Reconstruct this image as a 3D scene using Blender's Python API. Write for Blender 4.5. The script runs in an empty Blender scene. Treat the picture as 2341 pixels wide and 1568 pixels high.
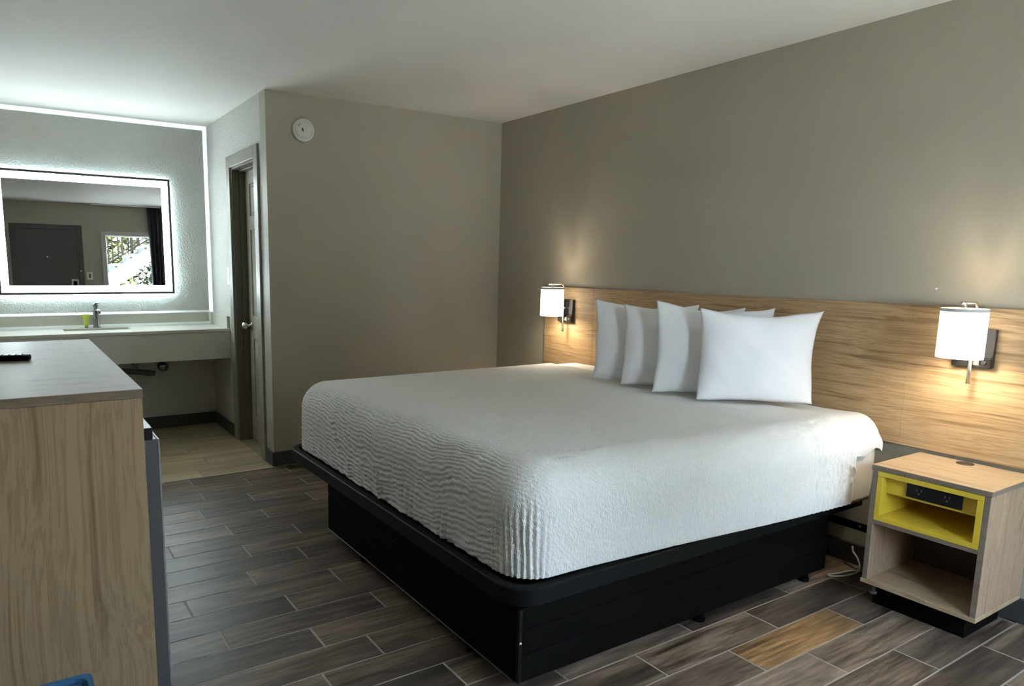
import bpy, bmesh, math, random
from mathutils import Vector, Matrix, noise

random.seed(7)
SC = bpy.context.scene
COL = SC.collection

# ------------------------------------------------------------------ camera
IMG_W, IMG_H = 2341.0, 1568.0
F_PX, PX, PY = 1614.734, 1038.6388, 856.7093
cam_d = bpy.data.cameras.new('camera')
cam_d.sensor_fit = 'HORIZONTAL'
cam_d.sensor_width = 36.0
cam_d.lens = F_PX / IMG_W * 36.0
cam_d.shift_x = (IMG_W / 2 - PX) / IMG_W
cam_d.shift_y = (PY - IMG_H / 2) / IMG_W
cam_d.clip_start = 0.02
cam = bpy.data.objects.new('camera', cam_d)
COL.objects.link(cam)
_y, _t, _r = math.radians(32.3426), math.radians(8.8095), math.radians(0.7723)
_F = Vector((math.sin(_y) * math.cos(_t), math.cos(_y) * math.cos(_t), -math.sin(_t)))
_R0 = Vector((math.cos(_y), -math.sin(_y), 0))
_U0 = _R0.cross(_F)
_R = _R0 * math.cos(_r) + _U0 * math.sin(_r)
_U = _U0 * math.cos(_r) - _R0 * math.sin(_r)
cam.matrix_world = Matrix(((_R.x, _U.x, -_F.x, -3.2933), (_R.y, _U.y, -_F.y, -4.5698), (_R.z, _U.z, -_F.z, 1.3635), (0, 0, 0, 1)))
SC.camera = cam

# ------------------------------------------------------------------ world, sun, exposure
vs = SC.view_settings
vs.view_transform = 'Standard'
vs.look = 'None'
vs.gamma = 1.0
vs.use_curve_mapping = False
vs.exposure = 1.65
SC.cycles.use_denoising = True
SC.cycles.max_bounces = 10
SC.cycles.diffuse_bounces = 6
SC.cycles.glossy_bounces = 4
SC.cycles.transmission_bounces = 6
SC.cycles.sample_clamp_indirect = 6.0
SC.cycles.caustics_reflective = False
SC.cycles.caustics_refractive = False

SKY = 14.5
world = bpy.data.worlds.new('sky')
SC.world = world
world.use_nodes = True
wn = world.node_tree
wn.nodes.clear()
w_out = wn.nodes.new('ShaderNodeOutputWorld')
w_bg = wn.nodes.new('ShaderNodeBackground')
w_tc = wn.nodes.new('ShaderNodeTexCoord')
w_sep = wn.nodes.new('ShaderNodeSeparateXYZ')
w_ramp = wn.nodes.new('ShaderNodeValToRGB')
w_ramp.color_ramp.elements[0].position = 0.0
w_ramp.color_ramp.elements[0].color = (0.80, 0.89, 1.0, 1)
w_ramp.color_ramp.elements[1].position = 0.8
w_ramp.color_ramp.elements[1].color = (0.55, 0.72, 1.0, 1)
wn.links.new(w_tc.outputs['Generated'], w_sep.inputs[0])
wn.links.new(w_sep.outputs['Z'], w_ramp.inputs[0])
wn.links.new(w_ramp.outputs[0], w_bg.inputs['Color'])
w_bg.inputs['Strength'].default_value = SKY
wn.links.new(w_bg.outputs[0], w_out.inputs['Surface'])

sun_d = bpy.data.lights.new('sun', 'SUN')
sun_d.energy = 190.0
sun_d.angle = math.radians(1.0)
sun_d.color = (1.0, 0.93, 0.80)
sun = bpy.data.objects.new('sun', sun_d)
COL.objects.link(sun)
sun.rotation_euler = Vector((-0.60, -0.20, -0.77)).to_track_quat('-Z', 'Y').to_euler()   # high sun along the building, never into the room


# ------------------------------------------------------------------ scene constants
H = 2.44            # ceiling
XC = -1.835         # side wall with the bathroom door
DV = 1.55           # vanity wall
XL = -3.62          # left wall
YF = -5.40          # entrance wall


# ------------------------------------------------------------------ node helpers
class NT:
    def __init__(self, name):
        self.m = bpy.data.materials.new(name)
        self.m.use_nodes = True
        self.t = self.m.node_tree
        self.t.nodes.clear()
        self.out = self.n('ShaderNodeOutputMaterial')
        self.bsdf = self.n('ShaderNodeBsdfPrincipled')
        self.l(self.bsdf.outputs[0], self.out.inputs[0])

    def n(self, kind, **kw):
        nd = self.t.nodes.new(kind)
        for k, v in kw.items():
            setattr(nd, k, v)
        return nd

    def l(self, a, b):
        self.t.links.new(a, b)

    def set(self, **kw):
        for k, v in kw.items():
            self.bsdf.inputs[k.replace('_', ' ')].default_value = v

    def coord(self, scale=(1, 1, 1), rot=(0, 0, 0), kind='Object', loc=(0, 0, 0)):
        tc = self.n('ShaderNodeTexCoord')
        mp = self.n('ShaderNodeMapping')
        mp.inputs['Scale'].default_value = scale
        mp.inputs['Rotation'].default_value = rot
        mp.inputs['Location'].default_value = loc
        self.l(tc.outputs[kind], mp.inputs[0])
        return mp.outputs[0]

    def noise(self, vec, scale=1.0, detail=4.0, rough=0.55, dist=0.0):
        nd = self.n('ShaderNodeTexNoise')
        nd.inputs['Scale'].default_value = scale
        nd.inputs['Detail'].default_value = detail
        nd.inputs['Roughness'].default_value = rough
        nd.inputs['Distortion'].default_value = dist
        if vec is not None:
            self.l(vec, nd.inputs['Vector'])
        return nd.outputs['Fac']

    def ramp(self, fac, stops, interp='LINEAR'):
        r = self.n('ShaderNodeValToRGB')
        r.color_ramp.interpolation = interp
        el = r.color_ramp.elements
        while len(el) < len(stops):
            el.new(0.5)
        for e, (p, c) in zip(el, stops):
            e.position = p
            e.color = (c[0], c[1], c[2], 1) if not isinstance(c, (int, float)) else (c, c, c, 1)
        self.l(fac, r.inputs[0])
        return r.outputs[0]

    def math(self, op, a, b=None, c=None):
        nd = self.n('ShaderNodeMath', operation=op)
        for i, x in enumerate((a, b, c)):
            if x is None:
                continue
            if isinstance(x, (int, float)):
                nd.inputs[i].default_value = x
            else:
                self.l(x, nd.inputs[i])
        return nd.outputs[0]

    def mix(self, fac, a, b, blend='MIX'):
        nd = self.n('ShaderNodeMix', data_type='RGBA', blend_type=blend)
        for i, x in ((0, fac), (6, a), (7, b)):
            if isinstance(x, (int, float)):
                nd.inputs[i].default_value = x
            elif isinstance(x, tuple):
                nd.inputs[i].default_value = (x[0], x[1], x[2], 1)
            else:
                self.l(x, nd.inputs[i])
        return nd.outputs[2]

    def base(self, sock):
        self.l(sock, self.bsdf.inputs['Base Color'])

    def bump(self, h, strength=0.3, dist=0.005):
        b = self.n('ShaderNodeBump')
        b.inputs['Strength'].default_value = strength
        b.inputs['Distance'].default_value = dist
        self.l(h, b.inputs['Height'])
        self.l(b.outputs[0], self.bsdf.inputs['Normal'])


def plain(name, col, rough=0.5, metal=0.0, var=0.06, spec=0.5, vscale=12.0):
    t = NT(name)
    t.set(Roughness=rough, Metallic=metal)
    t.bsdf.inputs['Specular IOR Level'].default_value = spec
    f = t.noise(t.coord(), vscale, 3)
    lo = tuple(max(0, c * (1 - var)) for c in col)
    hi = tuple(min(1, c * (1 + var)) for c in col)
    t.base(t.ramp(f, [(0.3, lo), (0.7, hi)]))
    return t.m


def paint(name, col, tex_scale, tex_str, rough=0.6, dist=0.002, spec=0.35):
    t = NT(name)
    t.set(Roughness=rough)
    t.bsdf.inputs['Specular IOR Level'].default_value = spec
    v = t.coord()
    f = t.noise(v, 1.3, 2)
    t.base(t.ramp(f, [(0.3, tuple(c * 0.97 for c in col)), (0.7, tuple(c * 1.03 for c in col))]))
    h = t.noise(v, tex_scale, 3, 0.6)
    t.bump(t.ramp(h, [(0.38, 0), (0.62, 1)]), tex_str, dist)
    return t.m


def wood(name, axis, light, mid, dark, rough=0.45, across=9.0, along=0.55, fig=1.0, spec=0.4):
    t = NT(name)
    t.set(Roughness=rough)
    t.bsdf.inputs['Specular IOR Level'].default_value = spec
    sc = [across] * 3
    sc['XYZ'.index(axis)] = along
    v = t.coord(tuple(sc))
    sw = [2.2] * 3
    sw['XYZ'.index(axis)] = 0.75
    warp = t.noise(t.coord(tuple(sw)), 1.0, 2)
    nd = t.n('ShaderNodeVectorMath', operation='MULTIPLY_ADD')
    comb = t.n('ShaderNodeCombineXYZ')
    for i in range(3):
        if i != 'XYZ'.index(axis):
            t.l(warp, comb.inputs[i])
    t.l(comb.outputs[0], nd.inputs[0])
    nd.inputs[1].default_value = (5.0 * fig,) * 3
    t.l(v, nd.inputs[2])
    a = t.noise(nd.outputs[0], 1.0, 6, 0.68)
    sv = [across * 3.4] * 3
    sv['XYZ'.index(axis)] = along * 1.6
    nv = t.n('ShaderNodeVectorMath', operation='MULTIPLY_ADD')
    t.l(comb.outputs[0], nv.inputs[0])
    nv.inputs[1].default_value = (16.0 * fig,) * 3
    mv = t.coord(tuple(sv), loc=(3.1, 7.7, 1.9))
    t.l(mv, nv.inputs[2])
    vein = t.noise(nv.outputs[0], 1.0, 4, 0.6)
    sf = [90.0] * 3
    sf['XYZ'.index(axis)] = 2.5
    fine = t.noise(t.coord(tuple(sf)), 1.0, 3, 0.6)
    fac = t.math('ADD', t.math('ADD', t.math('MULTIPLY', a, 0.44), t.math('MULTIPLY', vein, 0.42)), t.math('MULTIPLY', fine, 0.14))
    t.base(t.ramp(fac, [(0.37, dark), (0.445, mid), (0.50, light), (0.535, mid), (0.57, light)]))
    t.bump(fine, 0.08, 0.001)
    return t.m


def emit(name, col, strength):
    t = NT(name)
    t.set(Roughness=0.6)
    t.bsdf.inputs['Base Color'].default_value = (*col, 1)
    t.bsdf.inputs['Emission Color'].default_value = (*col, 1)
    t.bsdf.inputs['Emission Strength'].default_value = strength
    return t.m


M = {}
M['wall'] = paint('taupe_wall_paint', (0.385, 0.35, 0.28), 260, 0.10, 0.50, spec=0.5)
M['wall_rough'] = paint('lit_knockdown_paint', (0.57, 0.565, 0.53), 70, 0.95, 0.5, 0.004, spec=0.5)  # same taupe paint made paler and cooler to stand for the mirror's light
M['ceiling'] = paint('ceiling_paint', (0.87, 0.855, 0.82), 180, 0.15, 0.7)
M['white_trim'] = plain('white_trim_paint', (0.86, 0.87, 0.86), 0.35)
M['baseboard'] = plain('charcoal_baseboard', (0.045, 0.045, 0.042), 0.45)
M['door_grey'] = plain('greige_door_paint', (0.40, 0.385, 0.32), 0.38)
M['casing'] = plain('grey_casing_paint', (0.27, 0.255, 0.215), 0.4)
M['jamb'] = plain('brown_grey_jamb_paint', (0.12, 0.105, 0.08), 0.5)
M['entry_door'] = plain('dark_grey_door_paint', (0.085, 0.085, 0.08), 0.5)
M['chrome'] = plain('polished_chrome', (0.80, 0.79, 0.76), 0.14, 1.0, 0.02)
M['nickel'] = plain('brushed_nickel', (0.70, 0.66, 0.58), 0.28, 1.0, 0.03)
M['dark_chrome'] = plain('shaded_chrome', (0.24, 0.24, 0.25), 0.18, 1.0, 0.03)
M['black'] = plain('black_metal', (0.0032, 0.003, 0.003), 0.7, 0.0, 0.1, spec=0.05)
M['black_top'] = plain('black_rim_coating', (0.007, 0.007, 0.007), 0.55, 0.0, 0.1, spec=0.12)
M['black_gloss'] = plain('black_gloss_plastic', (0.012, 0.011, 0.011), 0.22, 0.0, 0.05)
M['strip'] = plain('dim_metal_strip', (0.10, 0.10, 0.10), 0.5, 0.6)
M['dark_frame'] = plain('dark_mirror_frame', (0.05, 0.05, 0.053), 0.5)
M['oak_y'] = wood('oak_laminate_lengthwise', 'Y', (0.44, 0.325, 0.205), (0.36, 0.255, 0.152), (0.235, 0.158, 0.09), 0.42)
M['oak_head'] = wood('oak_headboard_laminate', 'Y', (0.46, 0.315, 0.175), (0.325, 0.21, 0.11), (0.15, 0.092, 0.045), 0.5, across=17, along=0.5, fig=0.5, spec=0.3)
M['oak_z'] = wood('oak_laminate_upright', 'Z', (0.40, 0.272, 0.182), (0.30, 0.200, 0.132), (0.155, 0.10, 0.064), 0.5, across=13, along=0.3)
M['oak_dresser'] = wood('oak_dresser_laminate', 'Z', (0.40, 0.288, 0.172), (0.305, 0.21, 0.122), (0.155, 0.10, 0.054), 0.5, across=8.5, along=0.20, fig=0.42, spec=0.3)
M['oak_top'] = wood('grey_oak_dresser_top', 'X', (0.30, 0.255, 0.20), (0.26, 0.215, 0.165), (0.15, 0.12, 0.09), 0.48, across=22, along=4.5, fig=0.8, spec=0.5)
M['oak_edge'] = wood('brown_edge_band', 'Y', (0.21, 0.165, 0.125), (0.18, 0.14, 0.105), (0.14, 0.105, 0.08), 0.5)
M['oak_edge_x'] = wood('brown_edge_band_crosswise', 'X', (0.23, 0.175, 0.12), (0.19, 0.14, 0.095), (0.13, 0.095, 0.06), 0.5)
M['yellow'] = plain('yellow_laminate', (0.66, 0.48, 0.04), 0.45)
M['quartz'] = plain('pale_speckled_quartz', (0.55, 0.54, 0.48), 0.28, 0, 0.09, vscale=160)
M['porcelain'] = plain('porcelain', (0.45, 0.45, 0.43), 0.2)
M['fridge'] = plain('grey_fridge_enamel', (0.10, 0.097, 0.10), 0.4)
M['fridge_edge'] = plain('grey_fridge_trim', (0.28, 0.28, 0.28), 0.3)
M['plastic_white'] = plain('white_plastic', (0.74, 0.73, 0.69), 0.4)
M['plastic_grey'] = plain('dim_grey_plastic', (0.10, 0.10, 0.09), 0.5)
M['pipe'] = plain('dark_waste_pipe', (0.06, 0.056, 0.05), 0.4)
M['blue'] = plain('blue_plastic', (0.045, 0.17, 0.36), 0.45)
M['tube'] = plain('lime_bottle_plastic', (0.62, 0.66, 0.12), 0.3)
M['cap'] = plain('lime_cap', (0.30, 0.33, 0.08), 0.4)
M['curtain'] = plain('charcoal_curtain_cloth', (0.035, 0.035, 0.045), 0.9)
M['cord'] = plain('white_cord', (0.6, 0.6, 0.57), 0.5)
M['riser'] = plain('grey_riser_paint', (0.04, 0.04, 0.04), 0.8)
M['walk'] = plain('sunlit_concrete', (0.66, 0.64, 0.60), 0.9)
M['concrete'] = plain('added_slab_concrete', (0.50, 0.49, 0.46), 0.9)
M['stair_paint'] = plain('white_stair_paint', (0.13, 0.13, 0.128), 0.8)
M['leaf'] = plain('leaf_green', (0.030, 0.033, 0.0008), 0.6, 0, 0.35, vscale=5)
M['leaf_dark'] = plain('leaf_dark_green', (0.010, 0.016, 0.0015), 0.6, 0, 0.35, vscale=5)
M['bark'] = plain('bark', (0.08, 0.06, 0.04), 0.9)
M['led'] = emit('led_band', (0.82, 0.96, 1.0), 13.5)
M['glow_trim'] = emit('white_trim_added_glow', (0.80, 0.96, 1.0), 0.28)  # plain white trim by the vanity, glow added through emission
M['led_back'] = emit('led_backlight', (0.74, 0.95, 1.0), 20.0)
M['shade'] = emit('lit_shade_fabric', (1.0, 0.93, 0.80), 1.5)
M['shade_rim'] = plain('shade_edge_band', (0.50, 0.49, 0.47), 0.7)
M['bulb'] = emit('lit_bulb', (1.0, 0.88, 0.68), 12.0)

t = NT('mirror_silver')
t.set(Metallic=1.0, Roughness=0.0)
f = t.noise(t.coord(), 2.0, 1)
t.base(t.ramp(f, [(0.0, (0.62, 0.63, 0.62)), (1.0, (0.64, 0.65, 0.64))]))
M['mirror'] = t.m

t = NT('window_glass')
t.t.nodes.remove(t.bsdf)
gl = t.n('ShaderNodeBsdfGlossy')
gl.inputs['Roughness'].default_value = 0.02
tr = t.n('ShaderNodeBsdfTransparent')
tr.inputs['Color'].default_value = (0.93, 0.97, 0.97, 1)
mx = t.n('ShaderNodeMixShader')
mx.inputs[0].default_value = 0.06
t.l(tr.outputs[0], mx.inputs[1])
t.l(gl.outputs[0], mx.inputs[2])
t.l(mx.outputs[0], t.out.inputs[0])
M['glass'] = t.m


def tile_material(name, pal, tan, rough, streak, bright):
    """One wood-look porcelain tile material: tint per tile from the 'tile' attribute, grain along X."""
    t = NT(name)
    at = t.n('ShaderNodeAttribute', attribute_name='tile')
    sep = t.n('ShaderNodeSeparateColor')
    t.l(at.outputs['Color'], sep.inputs[0])
    tc = t.n('ShaderNodeTexCoord')
    off = t.n('ShaderNodeCombineXYZ')
    t.l(t.math('MULTIPLY', sep.outputs[0], 37.0), off.inputs[2])
    t.l(t.math('MULTIPLY', sep.outputs[1], 11.0), off.inputs[0])
    add = t.n('ShaderNodeVectorMath', operation='ADD')
    t.l(tc.outputs['Object'], add.inputs[0])
    t.l(off.outputs[0], add.inputs[1])

    def mp(s):
        m = t.n('ShaderNodeMapping')
        m.inputs['Scale'].default_value = s
        t.l(add.outputs[0], m.inputs[0])
        return m.outputs[0]
    a = t.noise(mp((1.6, 14, 1)), 1.0, 5, 0.62, 0.8)
    b = t.noise(mp((5, 75, 1)), 1.0, 4, 0.65, 0.3)
    c = t.noise(mp((2.2, 5, 1)), 1.0, 2, 0.5)
    fac = t.math('ADD', t.math('MULTIPLY', a, 0.62), t.math('MULTIPLY', b, 0.38))
    col = t.ramp(fac, [(0.36, pal[0]), (0.46, pal[1]), (0.54, pal[2]), (0.66, pal[3])])
    cool = t.mix(0.5, col, (pal[1][2] * 1.6, pal[1][2] * 1.38, pal[1][2] * 1.15))
    col = t.mix(t.math('MULTIPLY', t.ramp(c, [(0.42, 0), (0.62, 1)]), 0.6), col, cool)
    tint = t.ramp(sep.outputs[0], [(0.0, (bright[0],) * 3), (1.0, (bright[1],) * 3)])
    col = t.mix(1.0, col, tint, 'MULTIPLY')
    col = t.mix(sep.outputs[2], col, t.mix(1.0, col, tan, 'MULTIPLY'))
    t.base(col)
    t.set(Roughness=rough)
    t.bsdf.inputs['Specular IOR Level'].default_value = 0.42
    t.bump(b, streak, 0.0015)
    return t.m


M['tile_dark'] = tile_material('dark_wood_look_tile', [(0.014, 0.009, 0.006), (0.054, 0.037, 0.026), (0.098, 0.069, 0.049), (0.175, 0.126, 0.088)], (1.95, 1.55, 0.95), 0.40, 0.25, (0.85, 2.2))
M['tile_light'] = tile_material('pale_wood_look_tile', [(0.31, 0.235, 0.135), (0.42, 0.335, 0.20), (0.52, 0.42, 0.26), (0.61, 0.50, 0.325)], (1, 1, 1), 0.32, 0.12, (0.88, 1.1))
M['grout'] = plain('tan_grout', (0.34, 0.30, 0.25), 0.8)


def fabric(name, col, kind):
    t = NT(name)
    t.set(Roughness=0.85)
    t.bsdf.inputs['Specular IOR Level'].default_value = 0.2
    t.bsdf.inputs['Sheen Weight'].default_value = 0.15
    f = t.noise(t.coord(), 3.0, 2)
    t.base(t.ramp(f, [(0.3, tuple(c * 0.98 for c in col)), (0.7, col)]))
    if kind == 'coverlet':
        v = t.coord((120, 120, 62))
        w = t.noise(v, 1.0, 3, 0.6, 0.6)
        t.bump(t.ramp(w, [(0.40, 0), (0.60, 1)]), 0.6, 0.0042)
    elif kind == 'smooth':
        w = t.noise(t.coord(), 14.0, 4, 0.6, 0.4)
        t.bump(w, 0.12, 0.006)
    return t.m


M['coverlet'] = fabric('white_matelasse', (0.79, 0.78, 0.755), 'coverlet')
M['sheet'] = fabric('white_sheet', (0.74, 0.73, 0.70), 'smooth')
M['pillow'] = fabric('white_pillowcase', (0.82, 0.815, 0.835), 'smooth')
M['mattress'] = fabric('cream_mattress_cover', (0.66, 0.63, 0.55), 'smooth')


# ------------------------------------------------------------------ mesh helpers
class MB:
    """Collects shapes (world coordinates) and links them as ONE mesh object."""

    def __init__(self):
        self.bm = bmesh.new()
        self.mi = 0

    def _tag(self, faces):
        for f_ in faces:
            f_.material_index = self.mi

    def box(self, lo, hi, bevel=0.0, seg=2, rot=None, pivot=None):
        lo, hi = Vector(lo), Vector(hi)
        r = bmesh.ops.create_cube(self.bm, size=1.0)
        vs_ = r['verts']
        bmesh.ops.scale(self.bm, vec=hi - lo, verts=vs_)
        bmesh.ops.translate(self.bm, vec=(lo + hi) / 2, verts=vs_)
        fs = set(f_ for v in vs_ for f_ in v.link_faces)
        if bevel > 0:
            es = list(set(e for v in vs_ for e in v.link_edges))
            rb = bmesh.ops.bevel(self.bm, geom=es, offset=bevel, segments=seg, affect='EDGES', profile=0.5)
            fs = set(rb['faces']) | set(f_ for f_ in fs if f_.is_valid)
            vs_ = list(set(v for f_ in fs for v in f_.verts))
        self._tag(fs)
        if rot is not None:
            bmesh.ops.rotate(self.bm, verts=vs_, cent=pivot or (lo + hi) / 2, matrix=rot)
        return vs_

    def prism(self, pts, axis, a, b):
        """Extrude a 2D polygon along an axis; pts are in the other two axes, in order."""
        def P(p, h):
            c = list(p)
            c.insert('XYZ'.index(axis), h)
            return self.bm.verts.new(c)
        A = [P(p, a) for p in pts]
        B = [P(p, b) for p in pts]
        fs = [self.bm.faces.new(A), self.bm.faces.new(B[::-1])]
        n_ = len(pts)
        for i in range(n_):
            fs.append(self.bm.faces.new((A[i], B[i], B[(i + 1) % n_], A[(i + 1) % n_])))
        self._tag(fs)
        return A + B

    def cyl(self, p0, p1, r0, r1=None, seg=20, caps=True):
        return self.tube([p0, p1], [r0, r0 if r1 is None else r1], seg, caps)

    def tube(self, pts, rad, seg=12, caps=True):
        pts = [Vector(p) for p in pts]
        if isinstance(rad, (int, float)):
            rad = [rad] * len(pts)
        rings = []
        up = None
        for i, p in enumerate(pts):
            d = (pts[min(i + 1, len(pts) - 1)] - pts[max(i - 1, 0)]).normalized()
            if up is None:
                up = Vector((0, 0, 1)) if abs(d.z) < 0.9 else Vector((1, 0, 0))
            s_ = d.cross(up).normalized()
            up = s_.cross(d).normalized()
            rings.append([self.bm.verts.new(p + (s_ * math.cos(a) + up * math.sin(a)) * rad[i]) for a in [2 * math.pi * k / seg for k in range(seg)]])
        fs = []
        for A, B in zip(rings, rings[1:]):
            for k in range(seg):
                f_ = self.bm.faces.new((A[k], A[(k + 1) % seg], B[(k + 1) % seg], B[k]))
                f_.smooth = True
                fs.append(f_)
        if caps:
            fs.append(self.bm.faces.new(rings[0][::-1]))
            fs.append(self.bm.faces.new(rings[-1]))
        self._tag(fs)
        return [v for r in rings for v in r]

    def lathe(self, prof, origin, axis=(0, 0, 1), seg=32, close=False):
        """prof = [(radius, height)...] around an axis through origin."""
        ax = Vector(axis).normalized()
        up = Vector((0, 0, 1)) if abs(ax.z) < 0.9 else Vector((1, 0, 0))
        s_ = ax.cross(up).normalized()
        u_ = s_.cross(ax).normalized()
        o = Vector(origin)
        rings = []
        for r, h in prof:
            if r < 1e-6:
                rings.append([self.bm.verts.new(o + ax * h)])
            else:
                rings.append([self.bm.verts.new(o + ax * h + (s_ * math.cos(a) + u_ * math.sin(a)) * r) for a in [2 * math.pi * k / seg for k in range(seg)]])
        if close:
            rings.append(rings[0])
        fs = []
        for A, B in zip(rings, rings[1:]):
            for k in range(seg):
                k2 = (k + 1) % seg
                if len(A) == 1 and len(B) == 1:
                    continue
                if len(A) == 1:
                    f_ = self.bm.faces.new((A[0], B[k2], B[k]))
                elif len(B) == 1:
                    f_ = self.bm.faces.new((A[k], A[k2], B[0]))
                else:
                    f_ = self.bm.faces.new((A[k], A[k2], B[k2], B[k]))
                f_.smooth = True
                fs.append(f_)
        self._tag(fs)

    def build(self, name, mats, parent=None, smooth_angle=None):
        if not isinstance(mats, (list, tuple)):
            mats = [mats]
        bmesh.ops.recalc_face_normals(self.bm, faces=self.bm.faces[:])
        me = bpy.data.meshes.new(name)
        self.bm.to_mesh(me)
        self.bm.free()
        for m in mats:
            me.materials.append(m)
        o = bpy.data.objects.new(name, me)
        COL.objects.link(o)
        if parent is not None:
            off = Vector((0, 0, 0))
            q = parent
            while q is not None:
                off += q.location
                q = q.parent
            me.transform(Matrix.Translation(-off))
            o.parent = parent
        else:
            # put the origin at the base of the thing
            xs = [v.co for v in me.vertices]
            c = Vector(((min(v.x for v in xs) + max(v.x for v in xs)) / 2, (min(v.y for v in xs) + max(v.y for v in xs)) / 2, min(v.z for v in xs)))
            me.transform(Matrix.Translation(-c))
            o.location = c
        if smooth_angle is not None:
            for p in me.polygons:
                p.use_smooth = True
            try:
                me.set_sharp_from_angle(angle=math.radians(smooth_angle))
            except Exception:
                pass
        return o


def empty(name, loc, label, cat, group=None):
    o = bpy.data.objects.new(name, None)
    o.empty_display_size = 0.1
    COL.objects.link(o)
    o.location = loc
    return tag(o, label, cat, group)


def tag(o, label, cat, group=None):
    o['label'] = label
    o['category'] = cat
    if group:
        o['group'] = group
    return o


def struct(o, label, cat):
    o['kind'] = 'structure'
    return tag(o, label, cat)


def part_label(o, label):
    o['label'] = label
    return o


def light(name, kind, loc, energy, col, size=0.05, parent=None):
    d = bpy.data.lights.new(name, kind)
    d.energy = energy
    d.color = col
    if kind == 'POINT':
        d.shadow_soft_size = size
    o = bpy.data.objects.new(name, d)
    COL.objects.link(o)
    if parent is not None:
        o.parent = parent
        off = Vector((0, 0, 0))
        q = parent
        while q is not None:
            off += q.location
            q = q.parent
        o.location = Vector(loc) - off
    else:
        o.location = loc
    return o


def smooth01(x):
    x = max(0.0, min(1.0, x))
    return x * x * (3 - 2 * x)


# ------------------------------------------------------------------ room shell
# floor: each tile is a slightly bevelled quad over a grout bed, all in the floor's one mesh
def tiled_floor(name, x0, x1, y0, y1, row0, pitch, length, joints, mat, label, tan=()):
    bm = bmesh.new()
    lay = bm.loops.layers.float_color.new('tile')
    g, gx = 0.0024, 0.0036
    top, bot, bv = 0.0, -0.0016, 0.0012
    rows = []
    k = int(math.floor((row0 - y1) / pitch))
    while row0 - k * pitch > y0:
        ya, yb = row0 - (k + 1) * pitch, row0 - k * pitch
        rows.append((k, max(ya, y0), min(yb, y1)))
        k += 1
    rnd = random.Random(11)
    for k, ya, yb in rows:
        j = joints.get(k)
        if j is None:
            j = -1.785 - (length / 2 if k % 2 else 0)
        s = j - math.ceil((j - x0) / length) * length
        while s < x1:
            xa, xb = max(s, x0), min(s + length, x1)
            s += length
            if xb - xa < 0.012 or yb - ya < 0.004:
                continue
            c = (rnd.random(), rnd.random(), 0.0, 1.0)
            cx, cy = (xa + xb) / 2, (ya + yb) / 2
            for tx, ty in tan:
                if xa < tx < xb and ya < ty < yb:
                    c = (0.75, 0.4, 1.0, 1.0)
            o_ = [bm.verts.new(p) for p in ((xa + gx, ya + g, bot), (xb - gx, ya + g, bot), (xb - gx, yb - g, bot), (xa + gx, yb - g, bot))]
            i_ = [bm.verts.new(p) for p in ((xa + gx + bv, ya + g + bv, top), (xb - gx - bv, ya + g + bv, top), (xb - gx - bv, yb - g - bv, top), (xa + gx + bv, yb - g - bv, top))]
            fs = [bm.faces.new(i_)] + [bm.faces.new((o_[a], o_[(a + 1) % 4], i_[(a + 1) % 4], i_[a])) for a in range(4)]
            for f_ in fs:
                for lp in f_.loops:
                    lp[lay] = c
    zg = -0.0010
    gv = [bm.verts.new(p) for p in ((x0, y0, zg), (x1, y0, zg), (x1, y1, zg), (x0, y1, zg))]
    f_ = bm.faces.new(gv)
    f_.material_index = 1
    b0 = [bm.verts.new((v.co.x, v.co.y, -0.08)) for v in gv]
    bm.faces.new(b0[::-1]).material_index = 1
    for a in range(4):
        bm.faces.new((gv[a], b0[a], b0[(a + 1) % 4], gv[(a + 1) % 4])).material_index = 1
    bmesh.ops.recalc_face_normals(bm, faces=bm.faces[:])
    me = bpy.data.meshes.new(name)
    bm.to_mesh(me)
    bm.free()
    me.materials.append(mat)
    me.materials.append(M['grout'])
    o = bpy.data.objects.new(name, me)
    COL.objects.link(o)
    return struct(o, label, 'floor')


JOINTS = {0: -1.780, 1: -2.087, 2: -1.781, 3: -2.157, 4: -1.853, 5: -2.172, 6: -2.406, 7: -2.100, 8: -2.405, 9: -2.183, 10: -2.472, 11: -2.148,
          12: -2.402, 13: -2.087, 14: -2.410, 15: -2.249, 16: -2.484, 17: -2.1, 18: -1.176, 19: -1.487, 20: -1.172, 21: -0.940, 22: -0.645, 23: -0.330}
tiled_floor('floor', XL, 0.0, YF, -0.02, -0.02, 0.154, 0.62, JOINTS, M['tile_dark'], 'dark brown wood look plank tile floor with pale grout', tan=((-0.86, -3.18),))
tiled_floor('floor_alcove', XL, XC, -0.005, DV, -0.005, 0.154, 0.93, {-1: -2.3, -2: -2.75, -3: -2.2, -4: -2.6}, M['tile_light'], 'pale wood look plank floor in the vanity alcove')
b = MB()
b.box((XL, -0.02, -0.08), (XC, -0.005, 0.0015))
struct(b.build('trim_1', plain('cream_threshold', (0.52, 0.47, 0.36), 0.4)), 'thin cream threshold strip between dark and pale floor', 'threshold')

b = MB()
b.box((XL - 0.1, YF - 0.12, -0.16), (0.12, DV + 0.12, -0.081))  # unseen slab, added to stop light leaking in under the walls
struct(b.build('added_unseen_slab', M['concrete']), 'unseen concrete slab added under the tile floor against light leaks', 'floor')
b = MB()
b.box((XL - 0.1, YF - 0.12, H), (0.12, DV + 0.12, H + 0.1))
struct(b.build('ceiling', M['ceiling']), 'flat off-white ceiling over the whole room', 'ceiling')

b = MB()
b.box((0, YF - 0.12, -0.08), (0.12, DV, H))
struct(b.build('wall_right', M['wall']), 'taupe wall behind the wooden headboard', 'wall')

b = MB()
b.box((XC, 0, -0.08), (0, 0.12, H))
b.box((XC, -0.02, -0.08), (0, 0, -0.0005))
struct(b.build('wall_back', M['wall']), 'taupe wall carrying the round smoke detector', 'wall')

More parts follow.
